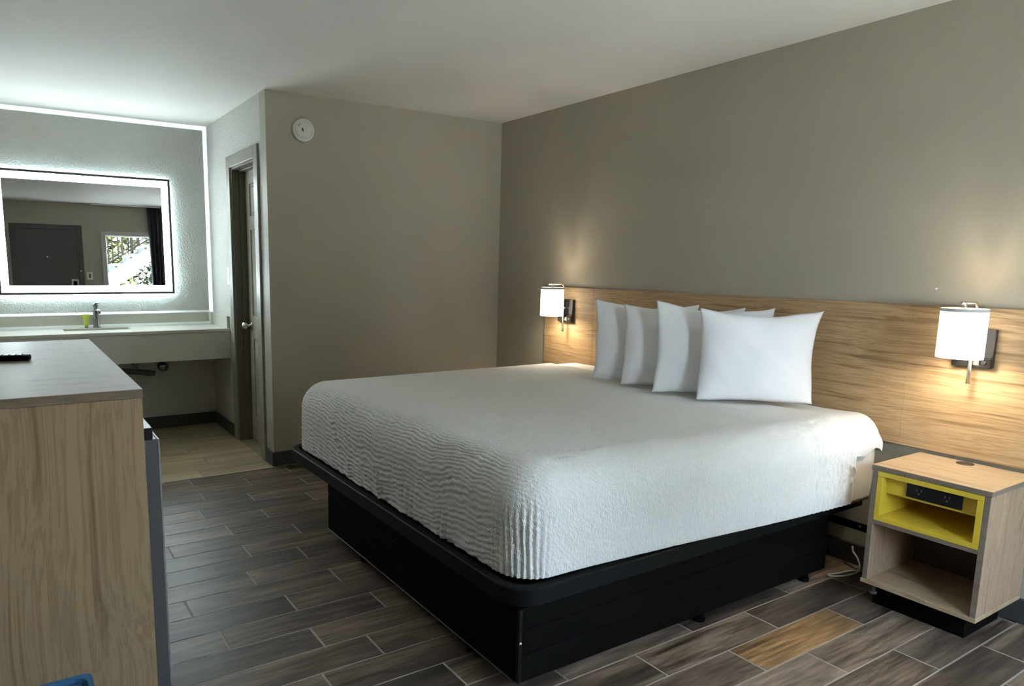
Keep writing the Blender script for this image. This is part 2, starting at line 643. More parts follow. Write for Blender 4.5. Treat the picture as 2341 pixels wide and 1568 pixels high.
DY0, DY1, DZT = 0.238, 0.832, 2.046      # bathroom door opening
b = MB()
b.box((XC, 0.12, -0.08), (XC + 0.14, DY0, H))
b.box((XC, DY1, -0.08), (XC + 0.14, DV, H))
b.box((XC, DY0, DZT), (XC + 0.14, DY1, H))
struct(b.build('wall_side', M['wall_rough']), 'narrow side wall of the vanity alcove holding the bathroom door', 'wall')

b = MB()
b.box((XL - 0.1, DV, -0.08), (0.12, DV + 0.12, H))
struct(b.build('wall_vanity', M['wall_rough']), 'textured wall behind the lit mirror and counter', 'wall')

b = MB()
b.box((XL - 0.1, YF - 0.12, -0.08), (XL, DV, H))
struct(b.build('wall_left', M['wall']), 'taupe wall behind the dresser', 'wall')

# entrance wall with door and window openings
ED0, ED1, EDZ = -3.13, -2.255, 2.03
WX0, WX1, WZ0, WZ1 = -1.86, -0.25, 0.50, 1.95
b = MB()
b.box((XL, YF - 0.12, -0.08), (ED0, YF, H))
b.box((ED0, YF - 0.12, EDZ), (ED1, YF, H))
b.box((ED1, YF - 0.12, -0.08), (WX0, YF, H))
b.box((WX0, YF - 0.12, -0.08), (WX1, YF, WZ0))
b.box((WX0, YF - 0.12, WZ1), (WX1, YF, H))
b.box((WX1, YF - 0.12, -0.08), (0, YF, H))
struct(b.build('wall_front', M['wall']), 'taupe entrance wall seen in the lit mirror', 'wall')


def baseboard(name, lo, hi, label):
    b_ = MB()
    b_.box(lo, hi, 0.003, 1)
    return struct(b_.build(name, M['baseboard']), label, 'baseboard')


BT, BH = 0.013, 0.100
baseboard('baseboard_right', (-BT, YF, 0.0005), (0, 0, BH), 'charcoal baseboard under the headboard wall')
baseboard('baseboard_back', (XC - BT, -BT, 0.0005), (-BT, 0, BH), 'charcoal baseboard under the smoke detector wall')
baseboard('baseboard_side', (XC - BT, 0, 0.0005), (XC, DY0 - 0.085, BH), 'short charcoal baseboard between corner and bathroom door')
baseboard('baseboard_side_2', (XC - BT, DY1 + 0.087, 0.0005), (XC, DV - BT, BH), 'charcoal baseboard from bathroom door to vanity wall')
baseboard('baseboard_vanity', (XL, DV - BT, 0.0005), (XC, DV, BH), 'charcoal baseboard under the vanity counter')
baseboard('baseboard_front', (ED1 + 0.08, YF, 0.0005), (-BT, YF + BT, BH), 'charcoal baseboard under the window')

# thin white trim, glow added by emission, where the vanity wall meets ceiling and side wall
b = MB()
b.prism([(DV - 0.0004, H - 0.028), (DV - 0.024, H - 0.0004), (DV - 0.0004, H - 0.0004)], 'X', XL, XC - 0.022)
struct(b.build('trim_2', M['glow_trim']), 'thin white trim strip with added glow along the ceiling above the mirror', 'trim')
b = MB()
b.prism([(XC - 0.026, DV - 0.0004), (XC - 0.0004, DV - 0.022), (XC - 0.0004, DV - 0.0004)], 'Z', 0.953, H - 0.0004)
struct(b.build('trim_3', M['glow_trim']), 'thin white trim strip with added glow down the corner right of the mirror', 'trim')

# ------------------------------------------------------------------ bathroom door and casing
door = empty('door_1', (XC + 0.10, (DY0 + DY1) / 2, 0), 'greige panelled bathroom door with a chrome knob, recessed in the side wall', 'door')
door['kind'] = 'structure'
b = MB()
cw, ct = 0.085, 0.016
b.box((XC - ct, DY0 - cw, 0.001), (XC, DY0, DZT + cw), 0.004)
b.box((XC - ct, DY1, 0.001), (XC, DY1 + cw, DZT + cw), 0.004)
b.box((XC - ct, DY0, DZT), (XC, DY1, DZT + cw), 0.004)
b.build('casing', M['casing'], door)
b = MB()
jt = 0.014
b.box((XC, DY0, 0.001), (XC + 0.14, DY0 + jt, DZT), 0.001, 1)
b.box((XC, DY1 - jt, 0.001), (XC + 0.14, DY1, DZT), 0.001, 1)
b.box((XC, DY0 + jt, DZT - jt), (XC + 0.14, DY1 - jt, DZT), 0.001, 1)
b.box((XC + 0.052, DY0 + jt, 0.001), (XC + 0.092, DY0 + jt + 0.011, DZT - jt), 0.002, 1)
b.box((XC + 0.052, DY1 - jt - 0.011, 0.001), (XC + 0.092, DY1 - jt, DZT - jt), 0.002, 1)
b.box((XC + 0.052, DY0 + jt + 0.011, DZT - jt - 0.011), (XC + 0.092, DY1 - jt - 0.011, DZT - jt), 0.002, 1)
b.build('jamb', M['jamb'], door)
b = MB()
b.box((XC, DY0, -0.08), (XC + 0.14, DY1, 0.0008))
struct(b.build('trim_4', plain('tan_door_threshold', (0.30, 0.25, 0.17), 0.45)), 'tan floor strip under the bathroom door', 'threshold')
# leaf: stiles, rails and raised panels
b = MB()
lx0, lx1 = XC + 0.094, XC + 0.130
ly0, ly1 = DY0 + jt + 0.002, DY1 - jt - 0.002
b.box((lx0 + 0.010, ly0, 0.008), (lx1, ly1, DZT - jt - 0.002))
st = 0.098
cy = (ly0 + ly1) / 2
ms = 0.05
zr = [(0.008, 0.20), (0.80, 0.97), (1.60, 1.70), (1.93, DZT - jt - 0.002)]
for ya, yb in ((ly0, ly0 + st), (ly1 - st, ly1), (cy - ms, cy + ms)):
    b.box((lx0, ya, 0.008), (lx0 + 0.012, yb, DZT - jt - 0.002), 0.002, 1)
for za, zb in zr:
    for ya, yb in ((ly0 + st - 0.001, cy - ms + 0.001), (cy + ms - 0.001, ly1 - st + 0.001)):
        b.box((lx0, ya, za), (lx0 + 0.012, yb, zb), 0.002, 1)
for za, zb in ((0.20, 0.80), (0.97, 1.60), (1.70, 1.93)):
    for ya, yb in ((ly0 + st, cy - ms), (cy + ms, ly1 - st)):
        b.box((lx0 + 0.003, ya + 0.022, za + 0.022), (lx0 + 0.012, yb - 0.022, zb - 0.022), 0.008, 2)
leaf = b.build('leaf', M['door_grey'], door)
b = MB()
kx, ky, kz = lx0, ly1 - 0.062, 0.895
b.lathe([(0.0, 0.0), (0.030, 0.0), (0.031, 0.005), (0.024, 0.010), (0.011, 0.013), (0.010, 0.030), (0.018, 0.036), (0.027, 0.045), (0.029, 0.056), (0.025, 0.066), (0.012, 0.072), (0, 0.073)], (kx, ky, kz), (-1, 0, 0), 28)
part_label(b.build('knob', M['chrome'], leaf), 'round chrome door knob')

# ------------------------------------------------------------------ vanity wall: lit mirror
MX0, MX1, MZ0, MZ1 = -3.337, -2.137, 1.108, 2.004
my = DV - 0.046
TILT = math.radians(0.72)
mir = empty('lighted_mirror', ((MX0 + MX1) / 2, my, MZ0), 'wide rectangular mirror with glowing white band, on the vanity wall', 'mirror')
fw = 0.017
b = MB()
b.box((MX0, my - 0.004, MZ0), (MX0 + fw, my + 0.020, MZ1))
b.box((MX1 - fw, my - 0.004, MZ0), (MX1, my + 0.020, MZ1))
b.box((MX0 + fw, my - 0.004, MZ0), (MX1 - fw, my + 0.020, MZ0 + fw))
b.box((MX0 + fw, my - 0.004, MZ1 - fw), (MX1 - fw, my + 0.020, MZ1))
b.build('frame', M['dark_frame'], mir)
bw = 0.066
gx0, gx1, gz0, gz1 = MX0 + bw, MX1 - bw, MZ0 + bw, MZ1 - bw
b = MB()
b.box((MX0 + fw, my, MZ0 + fw), (gx0, my + 0.01, MZ1 - fw))
b.box((gx1, my, MZ0 + fw), (MX1 - fw, my + 0.01, MZ1 - fw))
b.box((gx0, my, MZ0 + fw), (gx1, my + 0.01, gz0))
b.box((gx0, my, gz1), (gx1, my + 0.01, MZ1 - fw))
part_label(b.build('light_band', M['led'], mir), 'glowing white band around the glass')
b = MB()
b.box((gx0, my + 0.001, gz0), (gx1, my + 0.008, gz1))
b.build('glass', M['mirror'], mir)
b = MB()
hb = 0.045
hy0, hy1 = my + 0.020, my + 0.028
b.box((MX0 + hb, hy0 - 0.004, MZ0 + hb), (MX1 - hb, hy1 - 0.010, MZ1 - hb))
b.build('back_panel', M['dark_frame'], mir)
b = MB()
b.mi = 0
e0, e1 = 0.030, 0.044
for lo, hi in (((MX0 + e0, MZ0 + e0), (MX0 + e1, MZ1 - e0)), ((MX1 - e1, MZ0 + e0), (MX1 - e0, MZ1 - e0)),
               ((MX0 + e1, MZ0 + e0), (MX1 - e1, MZ0 + e1)), ((MX0 + e1, MZ1 - e1), (MX1 - e1, MZ1 - e0))):
    b.box((lo[0], hy0 - 0.006, lo[1]), (hi[0], hy1 - 0.004, hi[1]))
part_label(b.build('backlight', M['led_back'], mir), 'light strip washing the wall behind the mirror')
mir.rotation_euler = (TILT * -1.0, 0, 0)

# ------------------------------------------------------------------ vanity counter
CZ, CYF = 0.855, 1.000
van = empty('vanity_counter', (-2.7, (CYF + DV) / 2, 0.62), 'pale quartz vanity counter with deep apron, under the lit mirror', 'counter')
sx0, sx1, sy0, sy1 = -2.955, -2.515, 1.235, 1.430
b = MB()
b.box((XL + 0.0006, CYF, CZ - 0.024), (sx0, DV - 0.0006, CZ), 0.003, 1)
b.box((sx1, CYF, CZ - 0.024), (XC - 0.0006, DV - 0.0006, CZ), 0.003, 1)
b.box((sx0 - 0.003, CYF, CZ - 0.024), (sx1 + 0.003, sy0, CZ), 0.003, 1)
b.box((sx0 - 0.003, sy1, CZ - 0.024), (sx1 + 0.003, DV - 0.0006, CZ), 0.003, 1)
b.build('worktop', M['quartz'], van)
b = MB()
b.box((XL + 0.0006, CYF + 0.006, 0.622), (XC - 0.0006, CYF + 0.026, CZ - 0.024), 0.002, 1)
b.build('apron', M['quartz'], van)
b = MB()
b.box((XL + 0.0006, DV - 0.020, CZ), (XC - 0.020, DV - 0.0006, CZ + 0.095), 0.003, 1)
b.build('backsplash', M['quartz'], van)
b = MB()
b.box((XC - 0.020, CYF + 0.020, CZ), (XC - 0.0006, DV - 0.0006, CZ + 0.095), 0.003, 1)
b.build('sidesplash', M['quartz'], van)
b = MB()
b.prism([(DV - 0.0206, CZ + 0.018), (DV - 0.034, CZ + 0.0004), (DV - 0.0206, CZ + 0.0004)], 'X', XL + 0.0006, XC - 0.022)
b.prism([(DV - 0.0006, CZ + 0.112), (DV - 0.020, CZ + 0.0954), (DV - 0.0006, CZ + 0.0954)], 'X', XL + 0.0006, XC - 0.022)
b.prism([(XC - 0.036, DV - 0.0208), (XC - 0.0206, DV - 0.036), (XC - 0.0206, DV - 0.0208)], 'Z', CZ + 0.0004, CZ + 0.097)
part_label(b.build('caulk_line', M['white_trim'], van), 'white caulk lines along the backsplash')
b = MB()
rim = [(sx0 - 0.008, sy0 - 0.008), (sx1 + 0.008, sy1 + 0.008)]
zb = CZ - 0.16
b.box((sx0 - 0.010, sy0 - 0.010, zb), (sx1 + 0.010, sy0 + 0.001, CZ - 0.022))
b.box((sx0 - 0.010, sy1 - 0.001, zb), (sx1 + 0.010, sy1 + 0.010, CZ - 0.022))
b.box((sx0 - 0.010, sy0, zb), (sx0 + 0.001, sy1, CZ - 0.022))
b.box((sx1 - 0.001, sy0, zb), (sx1 + 0.010, sy1, CZ - 0.022))
b.box((sx0 - 0.010, sy0 - 0.010, zb - 0.012), (sx1 + 0.010, sy1 + 0.010, zb + 0.004))
b.lathe([(0, 0.001), (0.022, 0.001), (0.024, 0.004), (0.020, 0.006), (0, 0.005)], ((sx0 + sx1) / 2, 1.34, zb + 0.003), (0, 0, 1), 20)
part_label(b.build('basin', M['porcelain'], van), 'white rectangular undermount basin')

fx, fy = -2.722, 1.475
fau = empty('faucet', (fx, fy, CZ), 'tall chrome single lever faucet behind the sink basin', 'faucet')
b = MB()
b.lathe([(0, 0), (0.027, 0), (0.027, 0.006), (0.021, 0.010), (0.020, 0.125), (0.019, 0.130), (0, 0.130)], (fx, fy, CZ + 0.0003), (0, 0, 1), 24)
b.build('body', M['dark_chrome'], fau)
b = MB()
b.tube([(fx, fy, CZ + 0.122), (fx + 0.004, fy - 0.05, CZ + 0.137), (fx + 0.010, fy - 0.115, CZ + 0.134), (fx + 0.012, fy - 0.128, CZ + 0.118)], [0.013, 0.012, 0.011, 0.010], 14)
b.build('spout', M['dark_chrome'], fau)
b = MB()
b.lathe([(0, 0.130), (0.016, 0.131), (0.012, 0.142), (0.013, 0.152), (0.020, 0.160), (0.020, 0.178), (0.014, 0.186), (0, 0.188)], (fx, fy, CZ), (0, 0, 1), 22)
b.box((fx - 0.008, fy - 0.062, CZ + 0.186), (fx + 0.026, fy + 0.012, CZ + 0.194), 0.003)
b.build('lever', M['dark_chrome'], fau)

tx, ty = -2.793, 1.468
tub = empty('toiletry_tube', (tx, ty, CZ), 'small lime yellow toiletry tube standing left of the faucet', 'toiletry')
b = MB()
b.lathe([(0, 0.0), (0.012, 0.0), (0.012, 0.016), (0, 0.016)], (tx, ty, CZ + 0.0003), (0, 0, 1), 18)
part_label(b.build('cap', M['cap'], tub), 'olive screw cap at the bottom')
b = MB()
prof = [(0.010, 0.011, 0.016), (0.017, 0.016, 0.022), (0.020, 0.013, 0.05), (0.022, 0.008, 0.080), (0.024, 0.002, 0.092), (0.024, 0.002, 0.102)]
rings = []
for rx, ry, h in prof:
    rings.append([b.bm.verts.new((tx + rx * math.cos(a), ty + ry * math.sin(a), CZ + h)) for a in [2 * math.pi * k / 20 for k in range(20)]])
for A, B in zip(rings, rings[1:]):
    for k in range(20):
        b.bm.faces.new((A[k], A[(k + 1) % 20], B[(k + 1) % 20], B[k])).smooth = True
b.bm.faces.new(rings[-1])
b.bm.faces.new(rings[0][::-1])
b.build('body', M['tube'], tub)

# plumbing under the counter
drn = empty('drain_trap', (-2.45, DV - 0.12, 0.45), 'dark drain trap pipe with chrome nut hanging under the vanity counter', 'pipe')
b = MB()
b.tube([(-2.66, DV - 0.16, 0.60), (-2.655, DV - 0.16, 0.55), (-2.62, DV - 0.158, 0.522), (-2.56, DV - 0.155, 0.515), (-2.45, DV - 0.15, 0.500), (-2.375, DV - 0.148, 0.487), (-2.335, DV - 0.146, 0.482)], 0.022, 14)
b.tube([(-2.735, DV - 0.21, 0.668), (-2.735, DV - 0.20, 0.62), (-2.70, DV - 0.17, 0.585), (-2.66, DV - 0.16, 0.60)], 0.019, 14)
b.build('trap_pipe', M['pipe'], drn)
b = MB()
b.cyl((-2.395, DV - 0.149, 0.490), (-2.365, DV - 0.147, 0.485), 0.027, seg=12)
part_label(b.build('slip_nut', M['plastic_grey'], drn), 'grey slip nut on the pipe')
b = MB()
b.lathe([(0, 0), (0.036, 0.0), (0.034, 0.010), (0.020, 0.022), (0.018, 0.045), (0, 0.046)], (-2.465, DV - 0.0005, 0.548), (0, -1, 0), 22)
b.tube([(-2.465, DV - 0.03, 0.548), (-2.465, DV - 0.10, 0.545), (-2.462, DV - 0.142, 0.510)], 0.015, 12)
part_label(b.build('wall_flange', M['chrome'], drn), 'chrome wall flange and elbow')
VX, VZ = -2.255, 0.518
vlv = empty('shutoff_valve', (VX, DV - 0.05, VZ - 0.04), 'round chrome shutoff valve on the wall right of the drain trap', 'valve')
b = MB()
b.lathe([(0, 0), (0.038, 0), (0.036, 0.010), (0.014, 0.016), (0.012, 0.05), (0, 0.05)], (VX, DV - 0.0005, VZ), (0, -1, 0), 22)
b.build('escutcheon', M['dark_chrome'], vlv)
b = MB()
b.lathe([(0, 0.044), (0.016, 0.046), (0.036, 0.054), (0.040, 0.066), (0.032, 0.076), (0, 0.079)], (VX, DV, VZ), (0, -1, 0), 14)
b.build('handle', M['dark_chrome'], vlv)
b = MB()
b.tube([(VX, DV - 0.035, VZ + 0.008), (VX - 0.002, DV - 0.035, VZ + 0.06), (VX - 0.03, DV - 0.04, VZ + 0.16)], 0.008, 10)
b.build('supply_line', M['dark_chrome'], vlv)

# switch on the side wall
b = MB()
sw = empty('light_switch', (XC - 0.003, 0.96, 1.19), 'white rocker switch plate beside the bathroom door', 'switch')
b.box((XC - 0.006, 0.905, 1.192), (XC, 1.018, 1.325), 0.003)
b.build('plate', M['plastic_white'], sw)
b = MB()
b.box((XC - 0.010, 0.942, 1.225), (XC - 0.0055, 0.978, 1.292), 0.002)
b.build('rocker', M['plastic_white'], sw)

# smoke detector on the back wall
sd = empty('smoke_detector', (-1.591, -0.02, 2.14), 'round white smoke detector high on the taupe back wall', 'smoke detector')
b = MB()
b.lathe([(0, 0), (0.071, 0.0), (0.073, 0.006), (0.073, 0.022), (0.069, 0.028), (0.060, 0.029), (0.0585, 0.026), (0.0565, 0.026), (0.055, 0.033), (0.046, 0.040), (0.020, 0.043), (0, 0.043)], (-1.591, -0.0005, 2.215), (0, -1, 0), 48)
b.build('housing', M['plastic_white'], sd)
b = MB()
b.prism([(-1.611, 2.226), (-1.599, 2.216), (-1.601, 2.200), (-1.613, 2.210)], 'Y', -0.0425, -0.0445)
part_label(b.build('sensor_slot', M['plastic_grey'], sd), 'dark diamond shaped slot')
b = MB()
b.lathe([(0.008, 0.0405), (0.010, 0.0425), (0.012, 0.0405)], (-1.622, 0, 2.236), (0, -1, 0), 20, close=True)
b.build('test_button', M['plastic_grey'], sd)

# ------------------------------------------------------------------ headboard
HZ0, HZ1 = 0.614, 1.225
hbd = empty('headboard', (-0.012, -2.1, HZ0), 'long light oak headboard of three panels fixed to the wall behind the bed', 'headboard')
for ya, yb in ((-1.1070, -0.614), (-3.0600, -1.1078), (-3.72, -3.0606)):
    b = MB()
    b.box((-0.024, ya, HZ0), (-0.0005, yb, HZ1), 0.0005, 1)
    b.build('panel', M['oak_head'], hbd)

# ------------------------------------------------------------------ wall lamps
def make_lamp(y, label):
    px0 = -0.0245
    root = empty('wall_lamp', (px0, y, 0.92), label, 'lamp', 'bedside wall lamps')
    b_ = MB()
    b_.prism([(px0, 0.990), (px0, 1.143), (px0 - 0.020, 1.143), (px0 - 0.024, 1.045), (px0 - 0.034, 1.030), (px0 - 0.034, 0.990)], 'Y', y - 0.066, y + 0.072)
    bmesh.ops.bevel(b_.bm, geom=b_.bm.edges[:], offset=0.0025, segments=2, affect='EDGES')
    b_.build('back_plate', M['black_gloss'], root)
    b_ = MB()
    b_.cyl((px0 - 0.033, y - 0.042, 1.012), (px0 - 0.040, y - 0.042, 1.012), 0.0075, seg=16)
    part_label(b_.build('switch_button', M['chrome'], root), 'small silver push switch')
    b_ = MB()
    b_.box((px0 - 0.0365, y - 0.026, 0.999), (px0 - 0.033, y + 0.004, 1.024), 0.002)
    part_label(b_.build('outlet', M['plastic_grey'], root), 'grey socket')
    sx = -0.172
    rx = -0.071
    b_ = MB()
    b_.cyl((px0 - 0.018, y, 1.085), (rx, y, 1.085), 0.008, seg=14)
    pts = [(rx + 0.002, y, 0.924), (rx + 0.001, y, 0.985), (rx, y, 1.05), (rx, y, 1.12), (rx, y, 1.222)]
    rr = [0.0085, 0.0075, 0.0062, 0.0058, 0.0058]
    for k in range(1, 7):
        a = math.pi / 2 * k / 6
        pts.append((rx - 0.026 * (1 - math.cos(a)), y, 1.222 + 0.026 * math.sin(a)))
        rr.append(0.0058)
    pts += [(rx - 0.09, y, 1.248), (rx - 0.138, y, 1.248)]
    rr += [0.0058, 0.0062]
    b_.tube(pts, rr, 12)
    b_.build('arm', M['nickel'], root)
    b_ = MB()
    b_.cyl((sx, y, 1.249), (sx, y, 1.195), 0.007, seg=12)
    b_.cyl((sx, y, 1.204), (sx, y, 1.175), 0.016, seg=16)
    b_.build('bulb_socket', M['nickel'], root)
    b_ = MB()
    b_.lathe([(0, 0), (0.018, 0.008), (0.027, 0.026), (0.026, 0.042), (0.014, 0.062), (0.013, 0.066), (0, 0.066)], (sx, y, 1.112), (0, 0, 1), 20)
    part_label(b_.build('bulb', M['bulb'], root), 'glowing bulb inside the shade')
    b_ = MB()
    ro, ri, z0, z1 = 0.078, 0.0755, 1.034, 1.225
    b_.lathe([(ro, z0), (ro, z1), (ri, z1), (ri, z0)], (sx, y, 0), (0, 0, 1), 48, close=True)
    sh = b_.build('lamp_shade', M['shade'], root)
    part_label(sh, 'glowing white drum shade')
    b_ = MB()
    b_.lathe([(ro + 0.0002, 1.2135), (ro + 0.0012, 1.2145), (ro + 0.0012, 1.2250), (ro + 0.0002, 1.2260)], (sx, y, 0), (0, 0, 1), 48, close=True)
    part_label(b_.build('shade_trim', M['shade_rim'], sh), 'grey edge band round the top of the shade')
    b_ = MB()
    for k in range(3):
        a = 2 * math.pi * k / 3 + 0.4
        b_.cyl((sx, y, 1.205), (sx + 0.0757 * math.cos(a), y + 0.0757 * math.sin(a), 1.205), 0.002, seg=8)
    b_.build('shade_spider', M['nickel'], root)
    light('bulb_glow_up', 'POINT', (sx + 0.042, y, 1.165), 1.1, (1.0, 0.95, 0.88), 0.015, root)
    light('bulb_glow_down', 'POINT', (sx, y, 1.072), 2.0, (1.0, 0.90, 0.72), 0.03, root)
    return root


make_lamp(-0.865, 'lit white drum wall lamp at the far end of the headboard, left of the pillows')
make_lamp(-3.312, 'lit white drum wall lamp above the yellow nightstand, right of the pillows')

# ------------------------------------------------------------------ bed frame
RX0, RX1, RY0, RY1, RZ = -2.029, -0.026, -2.944, -0.8355, 0.36
bed = empty('platform_bed', (-1.0, -1.82, 0), 'black platform bed base with rounded overhanging rim', 'bed')


def rrect(x0, x1, y0, y1, r, n_=10, rh=None):
    pts = []
    h_ = r if rh is None else rh          # corner radius at the x1 side
    for cx_, cy_, a0 in ((x1 - h_, y1 - h_, 0), (x0 + r, y1 - r, 90), (x0 + r, y0 + r, 180), (x1 - h_, y0 + h_, 270)):
        for k in range(n_ + 1):
            a = math.radians(a0 + 90 * k / n_)
            q = h_ if a0 in (0, 270) else r
            pts.append((cx_ + q * math.cos(a), cy_ + q * math.sin(a)))
    return pts


# rim: a rounded lip swept round the deck
b = MB()
sect = [(0.0, -0.058), (0.0, -0.004), (0.004, 0.0), (0.034, 0.0), (0.038, -0.004), (0.038, -0.058)]
loops = []
for d, dz in sect:
    loops.append([b.bm.verts.new((p[0], p[1], RZ + dz)) for p in rrect(RX0 + d, RX1 - d, RY0 + d, RY1 - d, 0.105 - d, rh=max(0.003, 0.02 - d * 0.4))])
n_ = len(loops[0])
for i in range(len(loops)):
    A, B = loops[i], loops[(i + 1) % len(loops)]
    for k in range(n_):
        b.bm.faces.new((A[k], A[(k + 1) % n_], B[(k + 1) % n_], B[k]))
b.build('rim', M['black_top'], bed, 40)
b = MB()
b.prism(rrect(RX0 + 0.040, RX1 - 0.040, RY0 + 0.040, RY1 - 0.040, 0.066), 'Z', RZ - 0.050, RZ - 0.012)
b.build('deck', M['black'], bed)
BX0, BX1, BY0, BY1, BZ0, BZ1 = -2.0086, -0.2957, -2.941, -1.3789, 0.053099999999999994, RZ - 0.058


def boarded(lo, hi, axis):
    """three stacked boards with a lip shadow line between, one panel"""
    b_ = MB()
    zs = [lo[2], lo[2] + 0.092, lo[2] + 0.180, hi[2]]
    for k in range(3):
        b_.box((lo[0], lo[1], zs[k] + (0.0025 if k else 0)), (hi[0], hi[1], zs[k + 1] - 0.0025), 0.003, 2)
    ins = 0.004
    l2, h2 = list(lo), list(hi)
    l2['XYZ'.index(axis)] += ins
    h2['XYZ'.index(axis)] -= ins
    b_.box(l2, h2)
    return b_


boarded((BX0 + 0.014, BY0, BZ0), (BX1, BY0 + 0.016, BZ1), 'Y').build('side_panel', M['black'], bed)
boarded((BX0, BY0 + 0.014, BZ0), (BX0 + 0.016, BY1, BZ1), 'X').build('foot_panel', M['black'], bed)
boarded((BX0 + 0.017, BY1 - 0.016, BZ0), (BX1, BY1, BZ1), 'Y').build('side_panel', M['black'], bed)
b = MB()
b.box((BX1 - 0.016, BY0 + 0.017, BZ0), (BX1, BY1 - 0.017, BZ1))
b.build('head_panel', M['black'], bed)
b = MB()
b.box((BX0 - 0.001, BY0 - 0.001, BZ0), (BX0 + 0.0135, BY0 + 0.0135, BZ1), 0.002)
b.build('corner_strip', M['black_top'], bed)
b = MB()
b.box((BX0 - 0.003, BY0 + 0.02, BZ0 - 0.004), (BX0 + 0.004, BY1, BZ0 + 0.001), 0.001, 1)
part_label(b.build('edge_strip', M['strip'], bed), 'thin metal strip along the bottom of the foot panel')
b = MB()
b.lathe([(0, 0.004), (0.004, 0.003), (0.0055, 0.0)], (BX0 + 0.006, BY0 - 0.001, 0.19), (0, -1, 0), 14)
part_label(b.build('bolt', M['chrome'], bed), 'small bright bolt on the corner')
for px_, py_ in ((-1.965, -1.72), (-1.965, -2.62), (-1.08, -2.895), (-0.38, -2.895), (-1.08, -1.45), (-0.38, -1.45)):
    b = MB()
    b.cyl((px_, py_, 0.0005), (px_, py_, BZ0 + 0.02), 0.018, seg=16)
    b.cyl((px_, py_, 0.0005), (px_, py_, 0.012), 0.024, seg=16)
    b.build('foot', M['black'], bed)
b = MB()
b.box((-0.062, -2.800, 0.186), (-0.056, -2.992, 0.222), 0.001)
b.box((-0.2, -2.806, 0.19), (-0.062, -2.800, 0.218), 0.001)
hbk = b.build('head_bracket', M['black'], bed)
part_label(hbk, 'black steel bracket at the head end')
b = MB()
b.lathe([(0, 0.0006), (0.006, 0.0005), (0.007, 0.0)], (-0.0622, -2.955, 0.206), (-1, 0, 0), 16)
part_label(b.build('slot', M['plastic_grey'], hbk), 'pale slot in the bracket')

# ------------------------------------------------------------------ mattress and bedding
AX0, AX1, AY0, AY1, AZ0, AZ1 = -1.9735, -0.048, -2.900, -0.889, 0.3612, 0.7174
RAD = 0.122


def bulge(x, y, z):
    """Near side of the bed swells towards the head end; bedding is plumped near the pillows."""
    w_ = smooth01((-1.7 - y) / 1.2)
    hz = 0.93 + 0.07 * smooth01((z - AZ0) / 0.08)
    y2 = y - 0.108 * smooth01((x + 1.9) / 1.75) * w_ * hz
    z2 = z + 0.016 * smooth01((x + 0.9) / 0.8) * smooth01((z - 0.55) / 0.15) * smooth01((-2.68 - y) / 0.2)
    z2 += 0.002 * smooth01((z - 0.6) / 0.1) * smooth01(1 - abs(y + 1.85) / 1.1)
    return Vector((x, y2, z2))


def rounded(p, off):
    """Project a point of the box surface to the rounded mattress surface grown by off."""
    r = RAD
    core = Vector((min(max(p.x, AX0 + r), AX1 - 0.03), min(max(p.y, AY0 + r), AY1 - r), min(p.z, AZ1 - r)))
    d = Vector((p.x - core.x, p.y - core.y, max(0.0, p.z - core.z)))
    if d.length < 1e-7:
        return core, Vector((0, 0, 1))
    nrm = d.normalized()
    rr_ = r if core.x < AX1 - 0.031 else (0.03 + (r - 0.03) * max(0.0, nrm.z))
    return core + nrm * (rr_ + off), nrm


def bed_sheet(name, mat, off, x_head, z_bot, step, disp, thick, hem=None, x_foot=None, parent=None, foot=True):
    """Cloth over the mattress: top, both sides and (optionally) the foot."""
    bm = bmesh.new()
    xf = AX0 if x_foot is None else x_foot
    nx = max(2, int((x_head - xf) / step))
    ny = max(2, int((AY1 - AY0) / step))
    nz = max(2, int((AZ1 - z_bot) / (step * 0.62)))
    pw_ = 1.5 if thick else 1.0
    cache = {}

    def V(x, y, z, part):
        key = (round(x, 5), round(y, 5), round(z, 5))
        if key in cache:
            return cache[key]
        if hem is not None and part in ('near', 'far'):
            zb_ = hem(x)
            z = zb_ + (z - z_bot) * (AZ1 - zb_) / (AZ1 - z_bot)
        p, nr = rounded(Vector((x, y, z)), off)
        p = bulge(p.x, p.y, p.z)
        p += nr * disp(p, nr)
        cache[key] = bm.verts.new(p)
        return cache[key]

    def grid(fn, na, nb, part):
        g_ = [[V(*fn(i / na, j / nb), part) for j in range(nb + 1)] for i in range(na + 1)]
        for i in range(na):
            for j in range(nb):
                q_ = (g_[i][j], g_[i + 1][j], g_[i + 1][j + 1], g_[i][j + 1])
                if len(set(q_)) == 4:
                    try:
                        bm.faces.new(q_).smooth = True
                    except ValueError:
                        pass
    L = lambda a, c, s: a + (c - a) * s
    grid(lambda s, u: (L(xf, x_head, s ** pw_), L(AY0, AY1, u), AZ1), nx, ny, 'top')
    grid(lambda s, u: (L(xf, x_head, s ** pw_), AY0, L(z_bot, AZ1, u)), nx, nz, 'near')
    grid(lambda s, u: (L(xf, x_head, s ** pw_), AY1, L(z_bot, AZ1, u)), nx, nz, 'far')
    if foot:
        grid(lambda s, u: (AX0, L(AY0, AY1, s), L(z_bot, AZ1, u)), ny, nz, 'foot')
    bmesh.ops.recalc_face_normals(bm, faces=bm.faces[:])
    me = bpy.data.meshes.new(name)
    bm.to_mesh(me)
    bm.free()
    me.materials.append(mat)
    o = bpy.data.objects.new(name, me)
    COL.objects.link(o)
    if parent is not None:
        me.transform(Matrix.Translation(-parent.location))
        o.parent = parent
    else:
        c = Vector(((AX0 + AX1) / 2, (AY0 + AY1) / 2, z_bot))
        me.transform(Matrix.Translation(-c))
        o.location = c
    if thick:
        md = o.modifiers.new('thickness', 'SOLIDIFY')
        md.thickness = thick
        md.offset = -1.0
    return o


